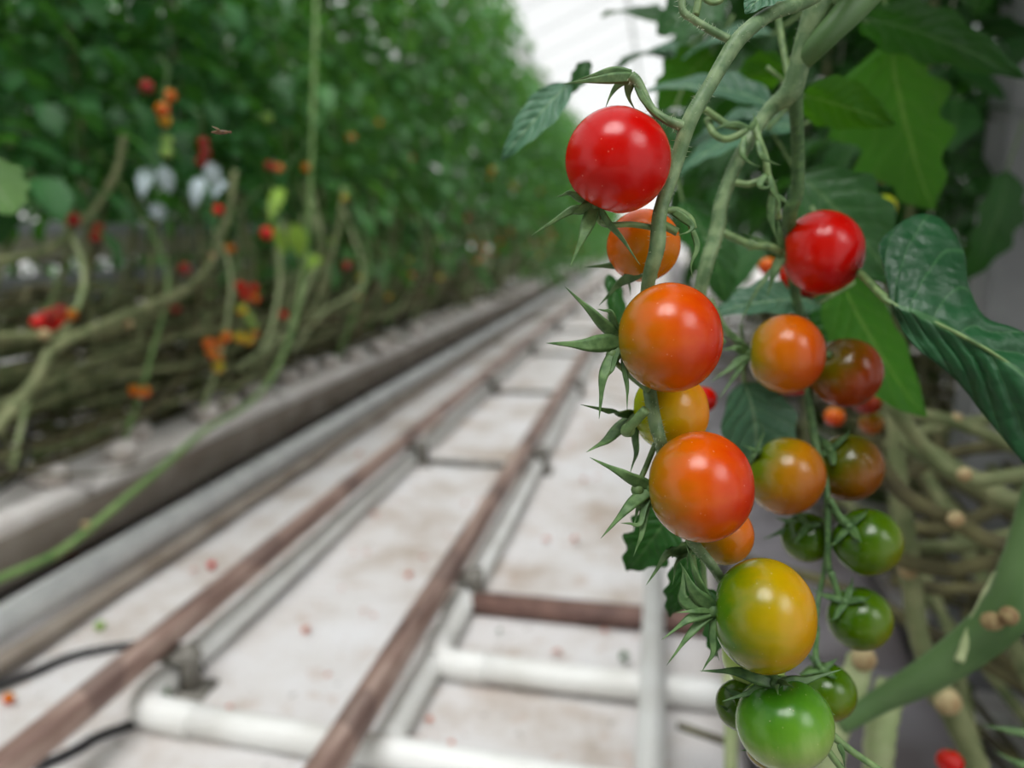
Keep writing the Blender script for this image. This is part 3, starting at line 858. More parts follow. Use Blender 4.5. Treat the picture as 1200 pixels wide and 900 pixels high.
bm = bmesh.new(); ball(bm, W(1163, 728, .474), .0075, 12, (1, .7, .8)); ball(bm, W(1182, 722, .468), .006, 10)
mesh_obj('leaf_scar', bm, M['deadscar'], ms, loc=W(1163, 728, .474))
# fruitless calyx above the top red tomato
stem_part('side_stalk', [(800, 148, DS, 7), (780, 140, DS - 0.001, 5), (764, 128, DS, 5), (755, 112, DS, 5.5), (747, 96, DS, 6), (739, 89, DS, 6.5)], hair=60)
def plant_blade(name, pts, wpx, mat='sepal', nrm=None):
    P3 = [W(a, b, d) for a, b, d in pts]
    bm = bmesh.new()
    blade(bm, P3, wpx * pts[0][2] / F, nrm or toward(P3[0]))
    return mesh_obj(name, bm, M[mat], plant, loc=P3[0])
plant_blade('sepal', [(742, 90, DS), (715, 92, DS - 0.002), (685, 95, DS - 0.003), (658, 99, DS)], 14)
plant_blade('sepal', [(740, 86, DS), (718, 83, DS - 0.0), (695, 88, DS - 0.001), (668, 97, DS)], 11)
plant_blade('sepal', [(738, 92, DS), (724, 100, DS + .002), (715, 113, DS + .003), (709, 128, DS + 0.003)], 9, 'sepal_dark')
plant_blade('sepal', [(740, 92, DS), (737, 102, DS + .002), (737, 115, DS + .003), (745, 130, DS + 0.004)], 13, 'sepal_dark')
plant_blade('sepal', [(744, 94, DS), (754, 116, DS - .002), (768, 134, DS - .003), (790, 150, DS - .001)], 9)
# curled flower remnants beside the second truss
for pts in ([(826, 128, .345), (840, 138, .345), (852, 146, .345), (872, 150, .345)], [(829, 140, .35), (836, 156, .345), (848, 163, .345), (862, 160, .345), (874, 152, .345)],
            [(862, 214, .35), (876, 216, .348), (890, 212, .347), (902, 205, .347)], [(884, 145, .35), (890, 165, .345), (897, 185, .345), (900, 205, .345), (907, 225, .35), (912, 255, .36)]):
    stem_part('side_stalk', [(a, b, d, 4.2) for a, b, d in pts], mat='stalk')
for pts, w in (([(878, 152, .344), (862, 146, .343), (846, 148, .343), (836, 152, .344)], 9), ([(878, 152, .344), (885, 142, .343), (882, 132, .343)], 8),
               ([(872, 160, .343), (870, 180, .341), (878, 190, .341), (892, 196, .341)], 8), ([(888, 165, .343), (892, 182, .341), (904, 190, .341), (915, 194, .342)], 7),
               ([(898, 205, .343), (890, 216, .342), (898, 220, .342), (912, 211, .342)], 9), ([(902, 206, .343), (905, 222, .342), (914, 240, .342), (908, 250, .342)], 7),
               ([(905, 225, .35), (903, 250, .35), (907, 270, .35), (915, 293, .355)], 10), ([(908, 228, .35), (920, 236, .35), (926, 242, .35)], 6),
               ([(788, 247, .275), (800, 255, .274), (811, 265, .273), (806, 272, .272), (792, 276, .272)], 11), ([(812, 270, .275), (817, 290, .274), (810, 310, .274), (812, 328, .275)], 8),
               ([(850, 402, .36), (838, 392, .36), (832, 378, .36), (840, 370, .36)], 7)):
    plant_blade('sepal', pts, w, 'sepal')
stem_part('side_stalk', [(780, 246, DS + .002, 4), (795, 247, DS + .004, 4.2), (808, 256, DS + .005, 4.4), (812, 268, DS + .006, 5)], mat='stalk')
stem_part('side_stalk', [(776, 262, DS + .004, 4.5), (786, 268, DS + .006, 5), (794, 272, DS + .006, 5)], mat='stalk')
# shoots below the bottom fruit
stem_part('side_stalk', [(972, 858, D1 + .02, 5), (985, 870, D1 + .02, 4.5), (1005, 885, D1 + .02, 4.2), (1032, 903, D1 + .02, 4)], mat='stalk')
stem_part('side_stalk', [(968, 876, D1 + .02, 4), (978, 890, D1 + .02, 4), (990, 905, D1 + .02, 4)], mat='stalk')
plant_blade('sepal', [(983, 872, D1 + .018), (988, 885, D1 + .018), (990, 902, D1 + .018)], 7, 'sepal_dark')
plant_blade('sepal', [(966, 830, D1 + .02), (973, 835, D1 + .012), (979, 838, D1 + .01)], 6, 'sepal_dark')
plant_blade('sepal', [(885, 872, D1 + .01), (876, 878, D1 + .005), (868, 880, D1 + .004)], 7, 'sepal_dark')
plant_blade('sepal', [(940, 895, D1 + .0), (955, 892, D1 - .004), (964, 894, D1 - .004)], 6, 'sepal_dark')

def leaf_part(mid, lf, rt, mat, dm, dl, dr, quilt=0.002, cols=8, n=3, nv=7, cup=0.0, parent=None):
    f = lambda L, dd: [W(a, b, dd[i] if isinstance(dd, (list, tuple)) else dd) for i, (a, b) in enumerate(L)]
    bm = bmesh.new()
    grid_leaf(bm, f(mid, dm), f(lf, dl), f(rt, dr), cols, cup, quilt, nv, n)
    o = mesh_obj('leaf', bm, M[mat], parent or plant, loc=W(*mid[0], dm[0] if isinstance(dm, (list, tuple)) else dm))
    s = o.modifiers.new('s', 'SOLIDIFY'); s.thickness = 0.0004; s.offset = 0
    return o
# the big dark leaf at the right edge
st = [((1044, 356), (1036, 312), (1046, 362)), ((1052, 361), (1030, 288), (1052, 374)), ((1064, 366), (1048, 267), (1060, 392)), ((1080, 373), (1074, 251), (1077, 413)),
      ((1098, 380), (1104, 255), (1096, 427)), ((1118, 389), (1130, 292), (1114, 440)), ((1140, 400), (1134, 330), (1134, 460)), ((1162, 413), (1152, 371), (1151, 482)),
      ((1190, 432), (1190, 386), (1174, 510)), ((1225, 462), (1228, 410), (1207, 550)), ((1265, 505), (1270, 455), (1250, 580)), ((1305, 560), (1305, 555), (1302, 566))]
big = leaf_part([s[0] for s in st], [s[1] for s in st], [s[2] for s in st], 'leafdark',
                [.345, .343, .34, .337, .335, .332, .33, .328, .326, .325, .325, .325], [.352, .36, .365, .368, .366, .358, .35, .342, .336, .333, .33, .327], [.344, .343, .342, .342, .342, .341, .34, .338, .336, .334, .33, .326], 0.0026, 10, 4, 8)
big['label'] = 'large dark green quilted leaf at the right edge'
def petiole(leaf, pts, mat='stalk'):
    P3 = [W(a, b, d) for a, b, d, r in pts]
    bm = bmesh.new(); tube(bm, P3, [r * d / F for a, b, d, r in pts], 8, 6)
    return mesh_obj('leaf_stalk', bm, M[mat], leaf, loc=P3[0])
petiole(big, [(975, 290, .42, 5), (1010, 322, .37, 4.5), (1030, 343, .352, 4.5), (1048, 358, .344, 3.6), (1108, 384, .3345, 2.6), (1170, 418, .3278, 2.2), (1225, 462, .3252, 1.6)], 'stalk')
petiole(big, [(1006, 322, .372, 3), (1022, 333, .358, 3), (1040, 348, .348, 2.5)], 'stalk')

def near_leaf(b, t, wpx, db, dt, mat, nrm=(0, 0.35, -1), sag=0.1, lobes=0.12, nl=4, cup=0.15, quilt=0.0015, stalk=True, parent=None):
    B, T = W(b[0], b[1], db), W(t[0], t[1], dt)
    bm = bmesh.new()
    leaflet(bm, B, T, wpx * (db + dt) / 2 / F, cdir(*nrm), sag, 24, 5, lobes, nl, cup, quilt, seed=b[0] * 0.1)
    o = mesh_obj('leaf', bm, M[mat], parent or plant, loc=B)
    if stalk:
        bm = bmesh.new()
        q = B + (B - T) * 0.35 + V((0, 0, 0.01))
        tube(bm, [q, B, B.lerp(T, 0.03)], [0.0012, 0.0012, 0.0006], 6, 4)
        mesh_obj('leaf_stalk', bm, M['stalk'], o, loc=q)
    return o
near_leaf((985, 320), (1086, 488), 112, .47, .47, 'leafback', (-0.5, 0.1, 0.9), 0.06, 0.06)
near_leaf((958, 356), (836, 370), 66, .44, .43, 'leafblue', (0.1, 0.75, -0.65), 0.1, 0.1)
near_leaf((872, 448), (884, 582), 108, .45, .46, 'leafblue', (0.3, 0.4, -0.9), 0.1, 0.06)
near_leaf((1045, 45), (1095, 246), 165, .58, .6, 'leafback', (-0.3, 0.0, 0.95), 0.05, 0.22, 4)
near_leaf((668, 98), (588, 188), 40, .40, .40, 'leafblue', (0.35, 0.55, -0.75), 0.08, 0.05, stalk=False)
near_leaf((938, 112), (1050, 146), 58, .45, .46, 'leafback', (0.1, 0.6, 0.8), 0.10, 0.06)
near_leaf((908, 128), (756, 108), 74, .48, .52, 'leafblue', (0, 0.75, -0.65), 0.1, 0.14)
near_leaf((900, 150), (796, 206), 62, .47, .5, 'leafblue', (0.1, 0.7, -0.7), 0.1, 0.12)
near_leaf((920, 78), (858, 98), 46, .5, .52, 'leafback', (0, 0.6, 0.8), 0.1, 0.08)
near_leaf((1010, 22), (1202, 92), 62, .52, .55, 'leafmid', (0.1, 0.7, 0.7), 0.14, 0.12)
near_leaf((918, -22), (873, 16), 46, .275, .272, 'leafblue', (0.1, 0.5, -0.8), 0.08, 0.1, quilt=0.001)
near_leaf((792, 588), (734, 668), 66, .37, .38, 'leafmid', (0.3, 0.3, -0.9), 0.1, 0.2)
near_leaf((806, 640), (784, 722), 46, .35, .36, 'leafmid', (0.3, 0.2, -0.9), 0.1, 0.15)
near_leaf((826, 690), (838, 768), 40, .34, .35, 'leafmid', (0.3, 0.3, -0.9), 0.1, 0.15)
near_leaf((935, 205), (1045, 330), 100, .5, .5, 'leafmid', (-0.3, 0.35, -0.8), 0.1, 0.1)
near_leaf((690, 72), (666, 112), 20, .45, .45, 'leafmid', (0.3, 0.3, -0.9), 0.1, 0.1, stalk=False)
near_leaf((800, 235), (850, 360), 70, .5, .5, 'leafmid', (0.2, 0.5, -0.8), 0.1, 0.1)
near_leaf((712, 322), (718, 400), 34, .38, .38, 'leafmid', (0.6, 0.3, -0.7), 0.1, 0.1, stalk=False)
near_leaf((1000, 330), (950, 400), 70, .52, .5, 'leafmid', (0.2, 0.3, -0.8), 0.1, 0.1)
near_leaf((935, 150), (806, 172), 84, .50, .53, 'leafblue', (0.05, 0.7, -0.7), 0.1, 0.14)
near_leaf((905, 40), (800, 70), 60, .56, .6, 'leafblue', (0.1, 0.7, -0.7), 0.1, 0.14)
near_leaf((830, 90), (735, 66), 56, .66, .7, 'leafblue', (0.1, 0.8, -0.6), 0.1, 0.12)
near_leaf((790, 130), (752, 190), 44, .6, .62, 'leafmid', (0.2, 0.5, -0.8), 0.1, 0.12)
near_leaf((1180, 200), (1130, 330), 60, .95, 1.0, 'leafmid', (0.2, 0.4, -0.8), 0.1, 0.15)
near_leaf((780, 30), (705, 20), 60, .7, .75, 'leafmid', (0.2, 0.6, -0.7), 0.1, 0.15)
near_leaf((800, 60), (720, 85), 60, .65, .7, 'leafblue', (0.2, 0.7, -0.7), 0.1, 0.15)
near_leaf((850, -5), (770, 40), 80, .6, .62, 'leafmid', (0.1, 0.4, -0.9), 0.1, 0.15)
near_leaf((835, 60), (770, 130), 60, .6, .62, 'leafback', (-0.2, 0.3, 0.9), 0.1, 0.15)

# ------------------------------------------------------------------ rows of plants
def row_plant(name, rnd, mat, z0, z1, nleaf, rad, stem_mat='oldstem', zb=GZ):
    t = thing(name, V((0, 0, 0)), 'x', 'plant')
    bm = bmesh.new()
    tube(bm, [(0, 0, zb), (0.02, 0.05, zb + 0.4), (-0.01, 0.02, zb + 0.9), (0.01, 0, z1)], [0.008, 0.008, 0.007, 0.005], 8, 5)
    mesh_obj('main_stem', bm, M[stem_mat], t)
    bm = bmesh.new()
    for i in range(nleaf):
        z = z0 + (z1 - z0) * (i + rnd.random()) / nleaf
        a = i * 2.4 + rnd.uniform(-.4, .4)
        el = rnd.uniform(-0.1, 0.5)
        compound_leaf(bm, V((0, 0, z)), V((math.cos(a), math.sin(a), el)), rad * rnd.uniform(0.75, 1.15), rnd, rnd.uniform(0.4, 1.0))
    f = mesh_obj('foliage', bm, mat, t)
    bm = bmesh.new(); tube(bm, [(0.012, 0.0, z0 - 0.2), (0.01, 0, z1 + 0.5)], 0.0016, 5, 1)
    mesh_obj('twine', bm, M['string'], t)
    return t
protos = [row_plant('tomato_plant', random.Random(20 + i), M['leafrow'], 0.98, 1.95, 52, 0.30) for i in range(4)]
lprotos = [row_plant('tomato_plant', random.Random(80 + i), M['leafrow'], 1.04, 1.42, 24, 0.22) for i in range(2)]
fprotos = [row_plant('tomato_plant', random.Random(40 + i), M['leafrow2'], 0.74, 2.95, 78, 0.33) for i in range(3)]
rprotos = [row_plant('tomato_plant', random.Random(60 + i), M['leafmid'], 0.9, 2.4, 56, 0.30) for i in range(3)]
used = set()
def place(pl, loc, rz, label, group=None):
    if pl.name in used: o = copy_tree(pl, loc, rz)
    else:
        used.add(pl.name); o = pl; o.location = loc; o.rotation_euler = (0, 0, rz)
    o['label'] = label
    if group: o['group'] = group
    elif 'group' in o.keys(): del o['group']
    return o
rp_ = random.Random(77)
GC = GX - 0.28
for i in range(60):
    y = 0.35 + i * 0.42
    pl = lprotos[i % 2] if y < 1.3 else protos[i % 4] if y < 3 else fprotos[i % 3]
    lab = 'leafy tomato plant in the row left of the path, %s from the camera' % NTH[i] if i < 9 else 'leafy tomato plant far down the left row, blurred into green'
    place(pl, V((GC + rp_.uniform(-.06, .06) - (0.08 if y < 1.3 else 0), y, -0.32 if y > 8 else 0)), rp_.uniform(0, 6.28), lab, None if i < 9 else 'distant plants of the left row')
for i in range(34):
    y = 0.1 + i * 0.3
    place(protos[(i + 1) % 4] if i < 16 else fprotos[i % 3], V((GX2 - 0.2 + rp_.uniform(-.15, .1), y, 0.14 if i < 16 else -0.2)), rp_.uniform(0, 6.28), 'leafy tomato plant in the second row beyond the left gutter', 'plants of the second left row')
for i in range(26):
    y = 1.5 + i * 0.45
    lab = 'shaded tomato plant in the row right of the path, %s behind the fruit' % NTH[i] if i < 4 else 'tomato plant far down the right row'
    place(rprotos[i % 3], V((GXR + 0.3 + rp_.uniform(-.05, .05), y, 0)), rp_.uniform(0, 6.28), lab, None if i < 4 else 'distant plants of the right row')
for i in range(9):
    y = 1.3 + i * 0.5
    place(rprotos[(i + 1) % 3], V((0.95 + rp_.uniform(-.1, .1), y, 0)), rp_.uniform(0, 6.28), 'tomato plant in dense shade behind the right row', 'plants behind the right row')
for i in range(5):
    place(protos[i % 4], V((GC - 0.05, -1.2 - i * 0.45, 0)), rp_.uniform(0, 6.28), 'tomato plant of the left row standing behind the viewpoint', 'plants behind the viewpoint')
for i in range(6):  # unseen plants added across the path to darken the fruit reflections
    place(fprotos[i % 3], V((-1.0 + 0.3 * i, -1.05 - 0.12 * (i % 2), -0.25)), rp_.uniform(0, 6.28), 'unseen tomato plant added across the path behind the viewpoint', 'plants behind the viewpoint')
oproto = row_plant('tomato_plant', random.Random(91), M['leafmid'], 1.3, 2.4, 44, 0.3)  # raised canopy, added out of view to shade the lower right
for i, (x, y) in enumerate(((0.50, 0.42), (0.52, 0.85), (0.92, 0.3), (0.95, 0.75))):
    place(oproto, V((x, y, 0)), rp_.uniform(0, 6.28), 'unseen tomato plant added above the right edge of the view for shade', 'added plants shading the right bundle')
for i in range(40):
    y = 0.6 + i * 0.28
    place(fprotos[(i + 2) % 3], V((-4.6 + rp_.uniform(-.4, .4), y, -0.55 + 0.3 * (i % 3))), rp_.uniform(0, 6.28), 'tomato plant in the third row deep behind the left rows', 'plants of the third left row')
for i in range(12):
    y = 0.3 + i * 0.6
    place(rprotos[(i + 2) % 3], V((1.75 + rp_.uniform(-.1, .1), y, -0.5)), rp_.uniform(0, 6.28), 'tomato plant in the second right row deep in shade', 'plants of the second right row')
# heaps of old vines and leaves added in dark colours for the shade between the rows: nobody could count them
def tangle(name, x0, x1, y0, y1, z0, z1, count, label, rnd, leaves):
    bm = bmesh.new()
    for i in range(count):
        x, y, z = rnd.uniform(x0, x1), rnd.uniform(y0, y1), z0 + (z1 - z0) * rnd.random() ** 1.3
        a = rnd.gauss(math.pi / 2, 0.35); L = rnd.uniform(.5, 1.4)
        d = V((math.cos(a), math.sin(a), 0))
        tube(bm, [V((x, y, z)) + d * L * q + V((rnd.uniform(-.05, .05), 0, rnd.uniform(-.05, .05))) for q in (0, .33, .66, 1)], rnd.uniform(.005, .009), 5, 3)
    o = tag(mesh_obj(name, bm, M['brownstem'], loc=V((x0, y0, 0))), label, 'undergrowth', None, 'stuff')
    bm = bmesh.new()
    for i in range(leaves):
        p = V((rnd.uniform(x0, x1), rnd.uniform(y0, y1), z0 + (z1 - z0) * rnd.random()))
        d = V((rnd.uniform(-1, 1), rnd.uniform(-1, 1), rnd.uniform(-1, .2))).normalized()
        L = rnd.uniform(.06, .12)
        leaflet(bm, p, p + d * L, L * .6, V((rnd.uniform(-1, 1), rnd.uniform(-1, 1), .6)), .15, 5, 1, .15, 3, .3, seed=i)
    q = mesh_obj('withered_leaves', bm, M['leafshade'], o, loc=V((x0, y0, 0)))
    q['kind'] = 'stuff'
tangle('undergrowth', GX - 1.5, GX - 0.34, -0.6, 9, 0.03, 0.6, 900, 'dark tangle of old vines and withered leaves added for the shade behind the left gutter', random.Random(1), 2200)
tangle('undergrowth', GXR + 0.34, GXR + 1.5, -0.2, 5, 0.03, 0.5, 420, 'dark tangle of old vines and withered leaves added for the shade behind the right gutter', random.Random(2), 700)
for p_ in protos + fprotos + rprotos + lprotos:
    assert p_.name in used

# ------------------------------------------------------------------ stems of the left row
def stem_thing(pts, r, mat, label, group=None, scars=(), name='tomato_vine', wob=0.15, sides=9):
    """pts are world points"""
    t = tube_obj(name, pts, r, M[mat], None, sides, 6, wob)
    tag(t, label, 'stem', group)
    for s in scars:
        bm = bmesh.new(); ball(bm, s, (r if not isinstance(r, (list, tuple)) else r[0]) * 0.95, 10)
        mesh_obj('leaf_scar', bm, M['scar'], t, loc=V(s))
    return t
X1 = GX + 0.03
oX = lambda L, x: [onX(a, b, x) for a, b in L]
stem_thing(oX([(-30, 530), (15, 480), (45, 440), (62, 410), (110, 385), (170, 360), (215, 340), (245, 312), (255, 285), (268, 250), (275, 200)], X1), [.013, .013, .013, .013, .013, .012, .012, .012, .011, .011, .010], 'oldstem',
           'thick grey green tomato stem slanting up from the left edge with pale scars', scars=oX([(150, 379), (52, 392), (248, 300)], X1))
stem_thing(oX([(-30, 396), (40, 394), (100, 392), (150, 380), (205, 352)], X1 - .02), .011, 'oldstem', 'grey green tomato stem lying level at the left edge meeting a thicker one')
stem_thing(oX([(-20, 310), (30, 300), (62, 290), (85, 268), (110, 245), (135, 205), (145, 160)], X1 - .1), .010, 'oldstem', 'grey green stem bending upward in front of the next row gutter')
v = stem_thing(oX([(-40, 695), (0, 678), (60, 652), (95, 628), (140, 590), (190, 548), (240, 505), (285, 478), (315, 448), (335, 408), (348, 365), (358, 300), (364, 220), (367, 120), (370, 20), (372, -40)], GX + 0.10), [.009] * 6 + [.008] * 6 + [.0075] * 4, 'vinegreen',
           'bright green vine running low past the white slab then climbing straight up', scars=oX([(66, 650), (100, 615)], GX + 0.10), wob=0.1)
stem_thing(oX([(305, 415), (318, 385), (325, 350), (328, 330), (326, 290), (330, 262)], X1), [.006, .007, .008, .01, .012, .008], 'palestem', 'pale lime tomato stem standing upright above the white blocks')
stem_thing(oX([(352, 395), (370, 350), (385, 310), (396, 270), (402, 220)], X1), .008, 'oldstem', 'grey green stem rising behind the bright green vine')
rs = random.Random(9)
for i in range(58):
    z = rs.uniform(0.32, 0.60); x = GC + rs.uniform(-0.2, 0.22)
    y0 = rs.uniform(-0.2, 2.6); L = rs.uniform(1.2, 2.6)
    pts = [V((x + rs.uniform(-.05, .05), y0 + L * q, z + rs.uniform(-.03, .03))) for q in (0, .2, .4, .6, .8)] + [V((x + rs.uniform(-.03, .03), y0 + L, z + 0.1)), V((x, y0 + L + .15, z + 0.45))]
    stem_thing(pts, rs.uniform(.006, .009), rs.choice(['oldstem', 'oldstem', 'brownstem']), 'old brownish tomato stem lying in the bundle above the left slabs', 'lowered stems of the left row')
for i in range(26):
    y0 = 1.4 + i * 0.33
    x = GX - rs.uniform(0.0, .2)
    pts = [V((x, y0, GZ + 0.05)), V((x + rs.uniform(-.03, .06), y0 + .12, GZ + 0.25)), V((x + rs.uniform(-.05, .06), y0 + .25, GZ + 0.5)), V((GC, y0 + .3, 1.1))]
    stem_thing(pts, rs.uniform(.005, .008), rs.choice(['oldstem', 'palestem', 'vinegreen']), 'thin bare stem rising from the blocks of the left row', 'rising stems of the left row')
for i in range(46):
    y0 = 2.2 + i * 0.17
    x = GX + rs.uniform(-.16, .04)
    L = rs.uniform(.3, .9)
    pts = [V((x, y0, GZ + rs.uniform(.03, .15))), V((x + rs.uniform(-.05, .04), y0 + L * .5, GZ + rs.uniform(.15, .3))), V((x + rs.uniform(-.04, .04), y0 + L, GZ + rs.uniform(.35, .6))), V((GC + .1, y0 + L + .1, 1.05))]
    stem_thing(pts, rs.uniform(.006, .010), rs.choice(['oldstem', 'brownstem', 'brownstem', 'palestem']), 'thin bare stem rising from the blocks of the left row', 'rising stems of the left row')
# drip lines over the near white slab
for a, lab in (([(-20, 545), (30, 520), (80, 512), (120, 497), (160, 480)], 'thin dark drip line crossing the near white slab'), ([(-20, 590), (20, 560), (33, 530), (34, 500)], 'dark drip line hanging at the left edge over the slab'),
               ([(-20, 548), (60, 556), (140, 552), (200, 530)], 'dark drip line along the front edge of the near slab')):
    tag(tube_obj('drip_line', oX(a, GX + 0.015), 0.004, M['hose'] if 'hang' in lab else M['brownstem'], None, 6, 5), lab, 'tube')

# bundle at the right
rs2 = random.Random(31)
right_specs = [([(1300, 535), (1200, 555), (1130, 560), (1080, 520), (1040, 470)], 9, .62, 'oldstem'), ([(1300, 590), (1200, 590), (1150, 570), (1100, 540), (1060, 515)], 13, .66, 'oldstem'),
               ([(1260, 640), (1180, 640), (1120, 612), (1060, 580), (1020, 530)], 10, .64, 'brownstem'), ([(1260, 610), (1190, 625), (1120, 640), (1040, 640)], 8, .74, 'oldstem'),
               ([(1260, 665), (1180, 655), (1110, 668), (1050, 655)], 9, .7, 'brownstem'), ([(1260, 560), (1180, 520), (1120, 495), (1050, 480)], 8, .78, 'oldstem'),
               ([(1280, 500), (1190, 520), (1120, 530), (1050, 560)], 8, .82, 'brownstem'), ([(1260, 690), (1180, 690), (1100, 690), (1050, 680)], 8, .8, 'brownstem'),
               ([(1240, 470), (1170, 490), (1100, 500), (1040, 520)], 7, .9, 'oldstem'), ([(1240, 560), (1160, 600), (1100, 620), (1040, 610)], 8, .9, 'brownstem')]
for i, (L, r, d, m_) in enumerate(right_specs):
    stem_thing([W(a, b, d + rs2.uniform(-.02, .02)) for a, b in L], r * d / F, m_, 'old lowered tomato stem in the tangled bundle at the right', 'stem bundle at the right', scars=[W(L[2][0], L[2][1] - 4, d - 0.012)] if i in (0, 2, 5) else ())
for i in range(16):
    z = rs2.uniform(0.28, 0.46); x = GXR + rs2.uniform(0.2, 0.55); y0 = rs2.uniform(0.6, 1.0); L = rs2.uniform(1.0, 2.2)
    pts = [V((x + rs2.uniform(-.06, .06), y0 + L * q, z + rs2.uniform(-.04, .04))) for q in (0, .2, .4, .6, .8, 1)]
    stem_thing(pts, rs2.uniform(.006, .010), rs2.choice(['oldstem', 'brownstem']), 'old lowered tomato stem in the tangled bundle at the right', 'stem bundle at the right')
stem_thing([W(a, b, .72) for a, b in [(1050, 480), (1052, 560), (1060, 620), (1068, 680), (1076, 740), (1086, 775)]], [.009, .009, .0095, .0095, .009, .009], 'oldstem', 'upright grey green stem right of the green tomatoes', scars=[W(1064, 668, .712)])
stem_thing([W(a, b, .66) for a, b in [(1090, 800), (1112, 825), (1130, 862), (1150, 910)]], [.012, .012, .010, .010], 'oldstem', 'grey green stem leaning under the thick bent stem', scars=[W(1110, 822, .652)])
stem_thing([W(a, b, .6) for a, b in [(1010, 770), (1000, 800), (985, 840), (975, 880), (970, 920)]], [.010, .011, .010, .010, .010], 'palestem', 'pale stem hanging beside the lower green tomatoes', scars=[W(1012, 772, .592)])
stem_thing([W(a, b, .62) for a, b in [(1045, 800), (1035, 840), (1030, 880), (1030, 920)]], .012, 'palestem', 'broad pale stem below the joint of the thick bent stem')
stem_thing([W(a, b, .7) for a, b in [(855, 790), (857, 840), (856, 920)]], .0065, 'palestem', 'thin pale stem behind the green tomatoes at the bottom')
stem_thing([W(a, b, .5) for a, b in [(1172, 672), (1150, 712), (1135, 745), (1124, 775)]], [.004, .0035, .003, .003], 'palestem', 'thin pale tendril draped over the thick bent stem')
for pts in ([(1215, 862, .5), (1180, 855, .5), (1150, 850, .5)], [(1215, 902, .5), (1190, 893, .5), (1165, 880, .5)]):
    plant_blade('sepal', pts, 11, 'sepal')

# grey post at the right edge
pp = W(1182, 300, 1.35)
tb = bmesh.new(); box(tb, (pp.x - .045, pp.y - .045, 0), (pp.x + .045, pp.y + .045, 3.6), .004); box(tb, (pp.x - .08, pp.y - .08, 0), (pp.x + .08, pp.y + .08, .02))
tag(mesh_obj('greenhouse_post', tb, M['post'], loc=V((pp.x, pp.y, 0)), smooth=False), 'grey upright greenhouse post at the right edge', 'post')

# ------------------------------------------------------------------ small blurred fruit
fm = {}
for key, pal in (('red', RED), ('orange', ORG2), ('yellow', (lin(150, 170, 40), lin(210, 170, 40), lin(220, 140, 30))), ('green', (lin(110, 150, 60), lin(150, 180, 90), lin(160, 180, 100))), ('dark', (lin(150, 30, 10), lin(140, 14, 10), lin(120, 10, 10)))):
    bpy.data.materials
    fm[key] = fruit_mesh('tomato', 0.017, tomato_mat('row_tomato_' + key, *pal, r=0.017), seg=18, rings=12)
    bmx = bmesh.new()
    for q in range(5):
        a = q * 1.2566
        blade(bmx, [V((0, 0, .0155)), V((math.cos(a) * .007, math.sin(a) * .007, .0175)), V((math.cos(a) * .015, math.sin(a) * .015, .018))], .005, V((0, 0, 1)), n=2)
    tube(bmx, [(0, 0, .015), (0, 0, .026)], .0012, 5, 1)
    me = bpy.data.meshes.new('calyx'); bmx.to_mesh(me); bmx.free(); me.materials.append(M['sepal'])
    fm[key + 'c'] = me
rf = random.Random(13)
def row_tomato(p, key, label, group, s=1.0, calyx=True):
    o = bpy.data.objects.new('tomato', fm[key]); C.objects.link(o)
    o.location = p; o.rotation_euler = (rf.uniform(-.5, .5), rf.uniform(-.5, .5), rf.uniform(0, 6)); o.scale = (s, s, s)
    if calyx:
        c = bpy.data.objects.new('calyx', fm[key + 'c']); C.objects.link(c); c.parent = o
    return tag(o, label, 'tomato', group)
def cluster(cells, x, label, group):
    ps = []
    for a, b, key in cells:
        p = onX(a, b, x + rf.uniform(-.012, .012)); ps.append(p)
        row_tomato(p, key, label, group, rf.uniform(.9, 1.1))
    if len(ps) > 2:
        top = max(ps, key=lambda q: q.z) + V((0, 0, .07)); bot = min(ps, key=lambda q: q.z)
        tag(tube_obj('truss_stem', [top + V((-.03, 0, .03)), top, top.lerp(bot, .5) + V((-.012, 0, 0)), bot], .0022, M['stalk'], None, 6, 5), 'thin stem of ' + label.split(' in ')[-1], 'stem')
cluster([(282, 336, 'red'), (297, 338, 'red'), (287, 347, 'red'), (299, 350, 'orange'), (283, 362, 'yellow'), (292, 372, 'green'), (296, 382, 'green'), (280, 395, 'yellow'), (291, 398, 'yellow'), (297, 390, 'orange')], X1 + .02,
        'small tomato in the hanging red to yellow cluster above the white blocks', 'fruit of the red to yellow hanging cluster')
cluster([(244, 402, 'orange'), (256, 403, 'orange'), (248, 413, 'orange'), (255, 420, 'orange'), (256, 430, 'yellow')], X1 + .02, 'small orange tomato in the short cluster left of the red to yellow one', 'fruit of the short orange cluster')
cluster([(45, 378, 'red'), (56, 370, 'dark'), (66, 376, 'red'), (70, 366, 'dark'), (82, 368, 'orange'), (60, 382, 'red')], X1 - .05, 'small red tomato in the level cluster lying on stems at far left', 'fruit of the level red cluster')
cluster([(158, 457, 'orange'), (168, 459, 'orange')], X1 - .02, 'lone orange tomato pair low among the brown stems', 'orange pair among brown stems')
cluster([(172, 102, 'dark'), (199, 112, 'orange'), (190, 128, 'orange'), (193, 141, 'yellow'), (196, 165, 'green'), (195, 178, 'green')], X1 + .02, 'small tomato in the orange cluster high among dark left leaves', 'fruit of the high orange cluster')
cluster([(238, 168, 'dark'), (240, 180, 'dark'), (236, 190, 'dark'), (246, 196, 'dark')], X1, 'dark red tomato in the cluster over the pale curled leaves', 'fruit of the dark red cluster')
cluster([(86, 258, 'dark'), (114, 268, 'dark'), (112, 278, 'dark')], X1 - .1, 'dark red tomato in the cluster before the next row gutter', 'dark red fruit before the next gutter')
cluster([(316, 195, 'dark'), (359, 196, 'orange'), (216, 315, 'dark')], X1, 'single dim tomato in the left row foliage near the climbing vine', 'single dim fruit of the left row')
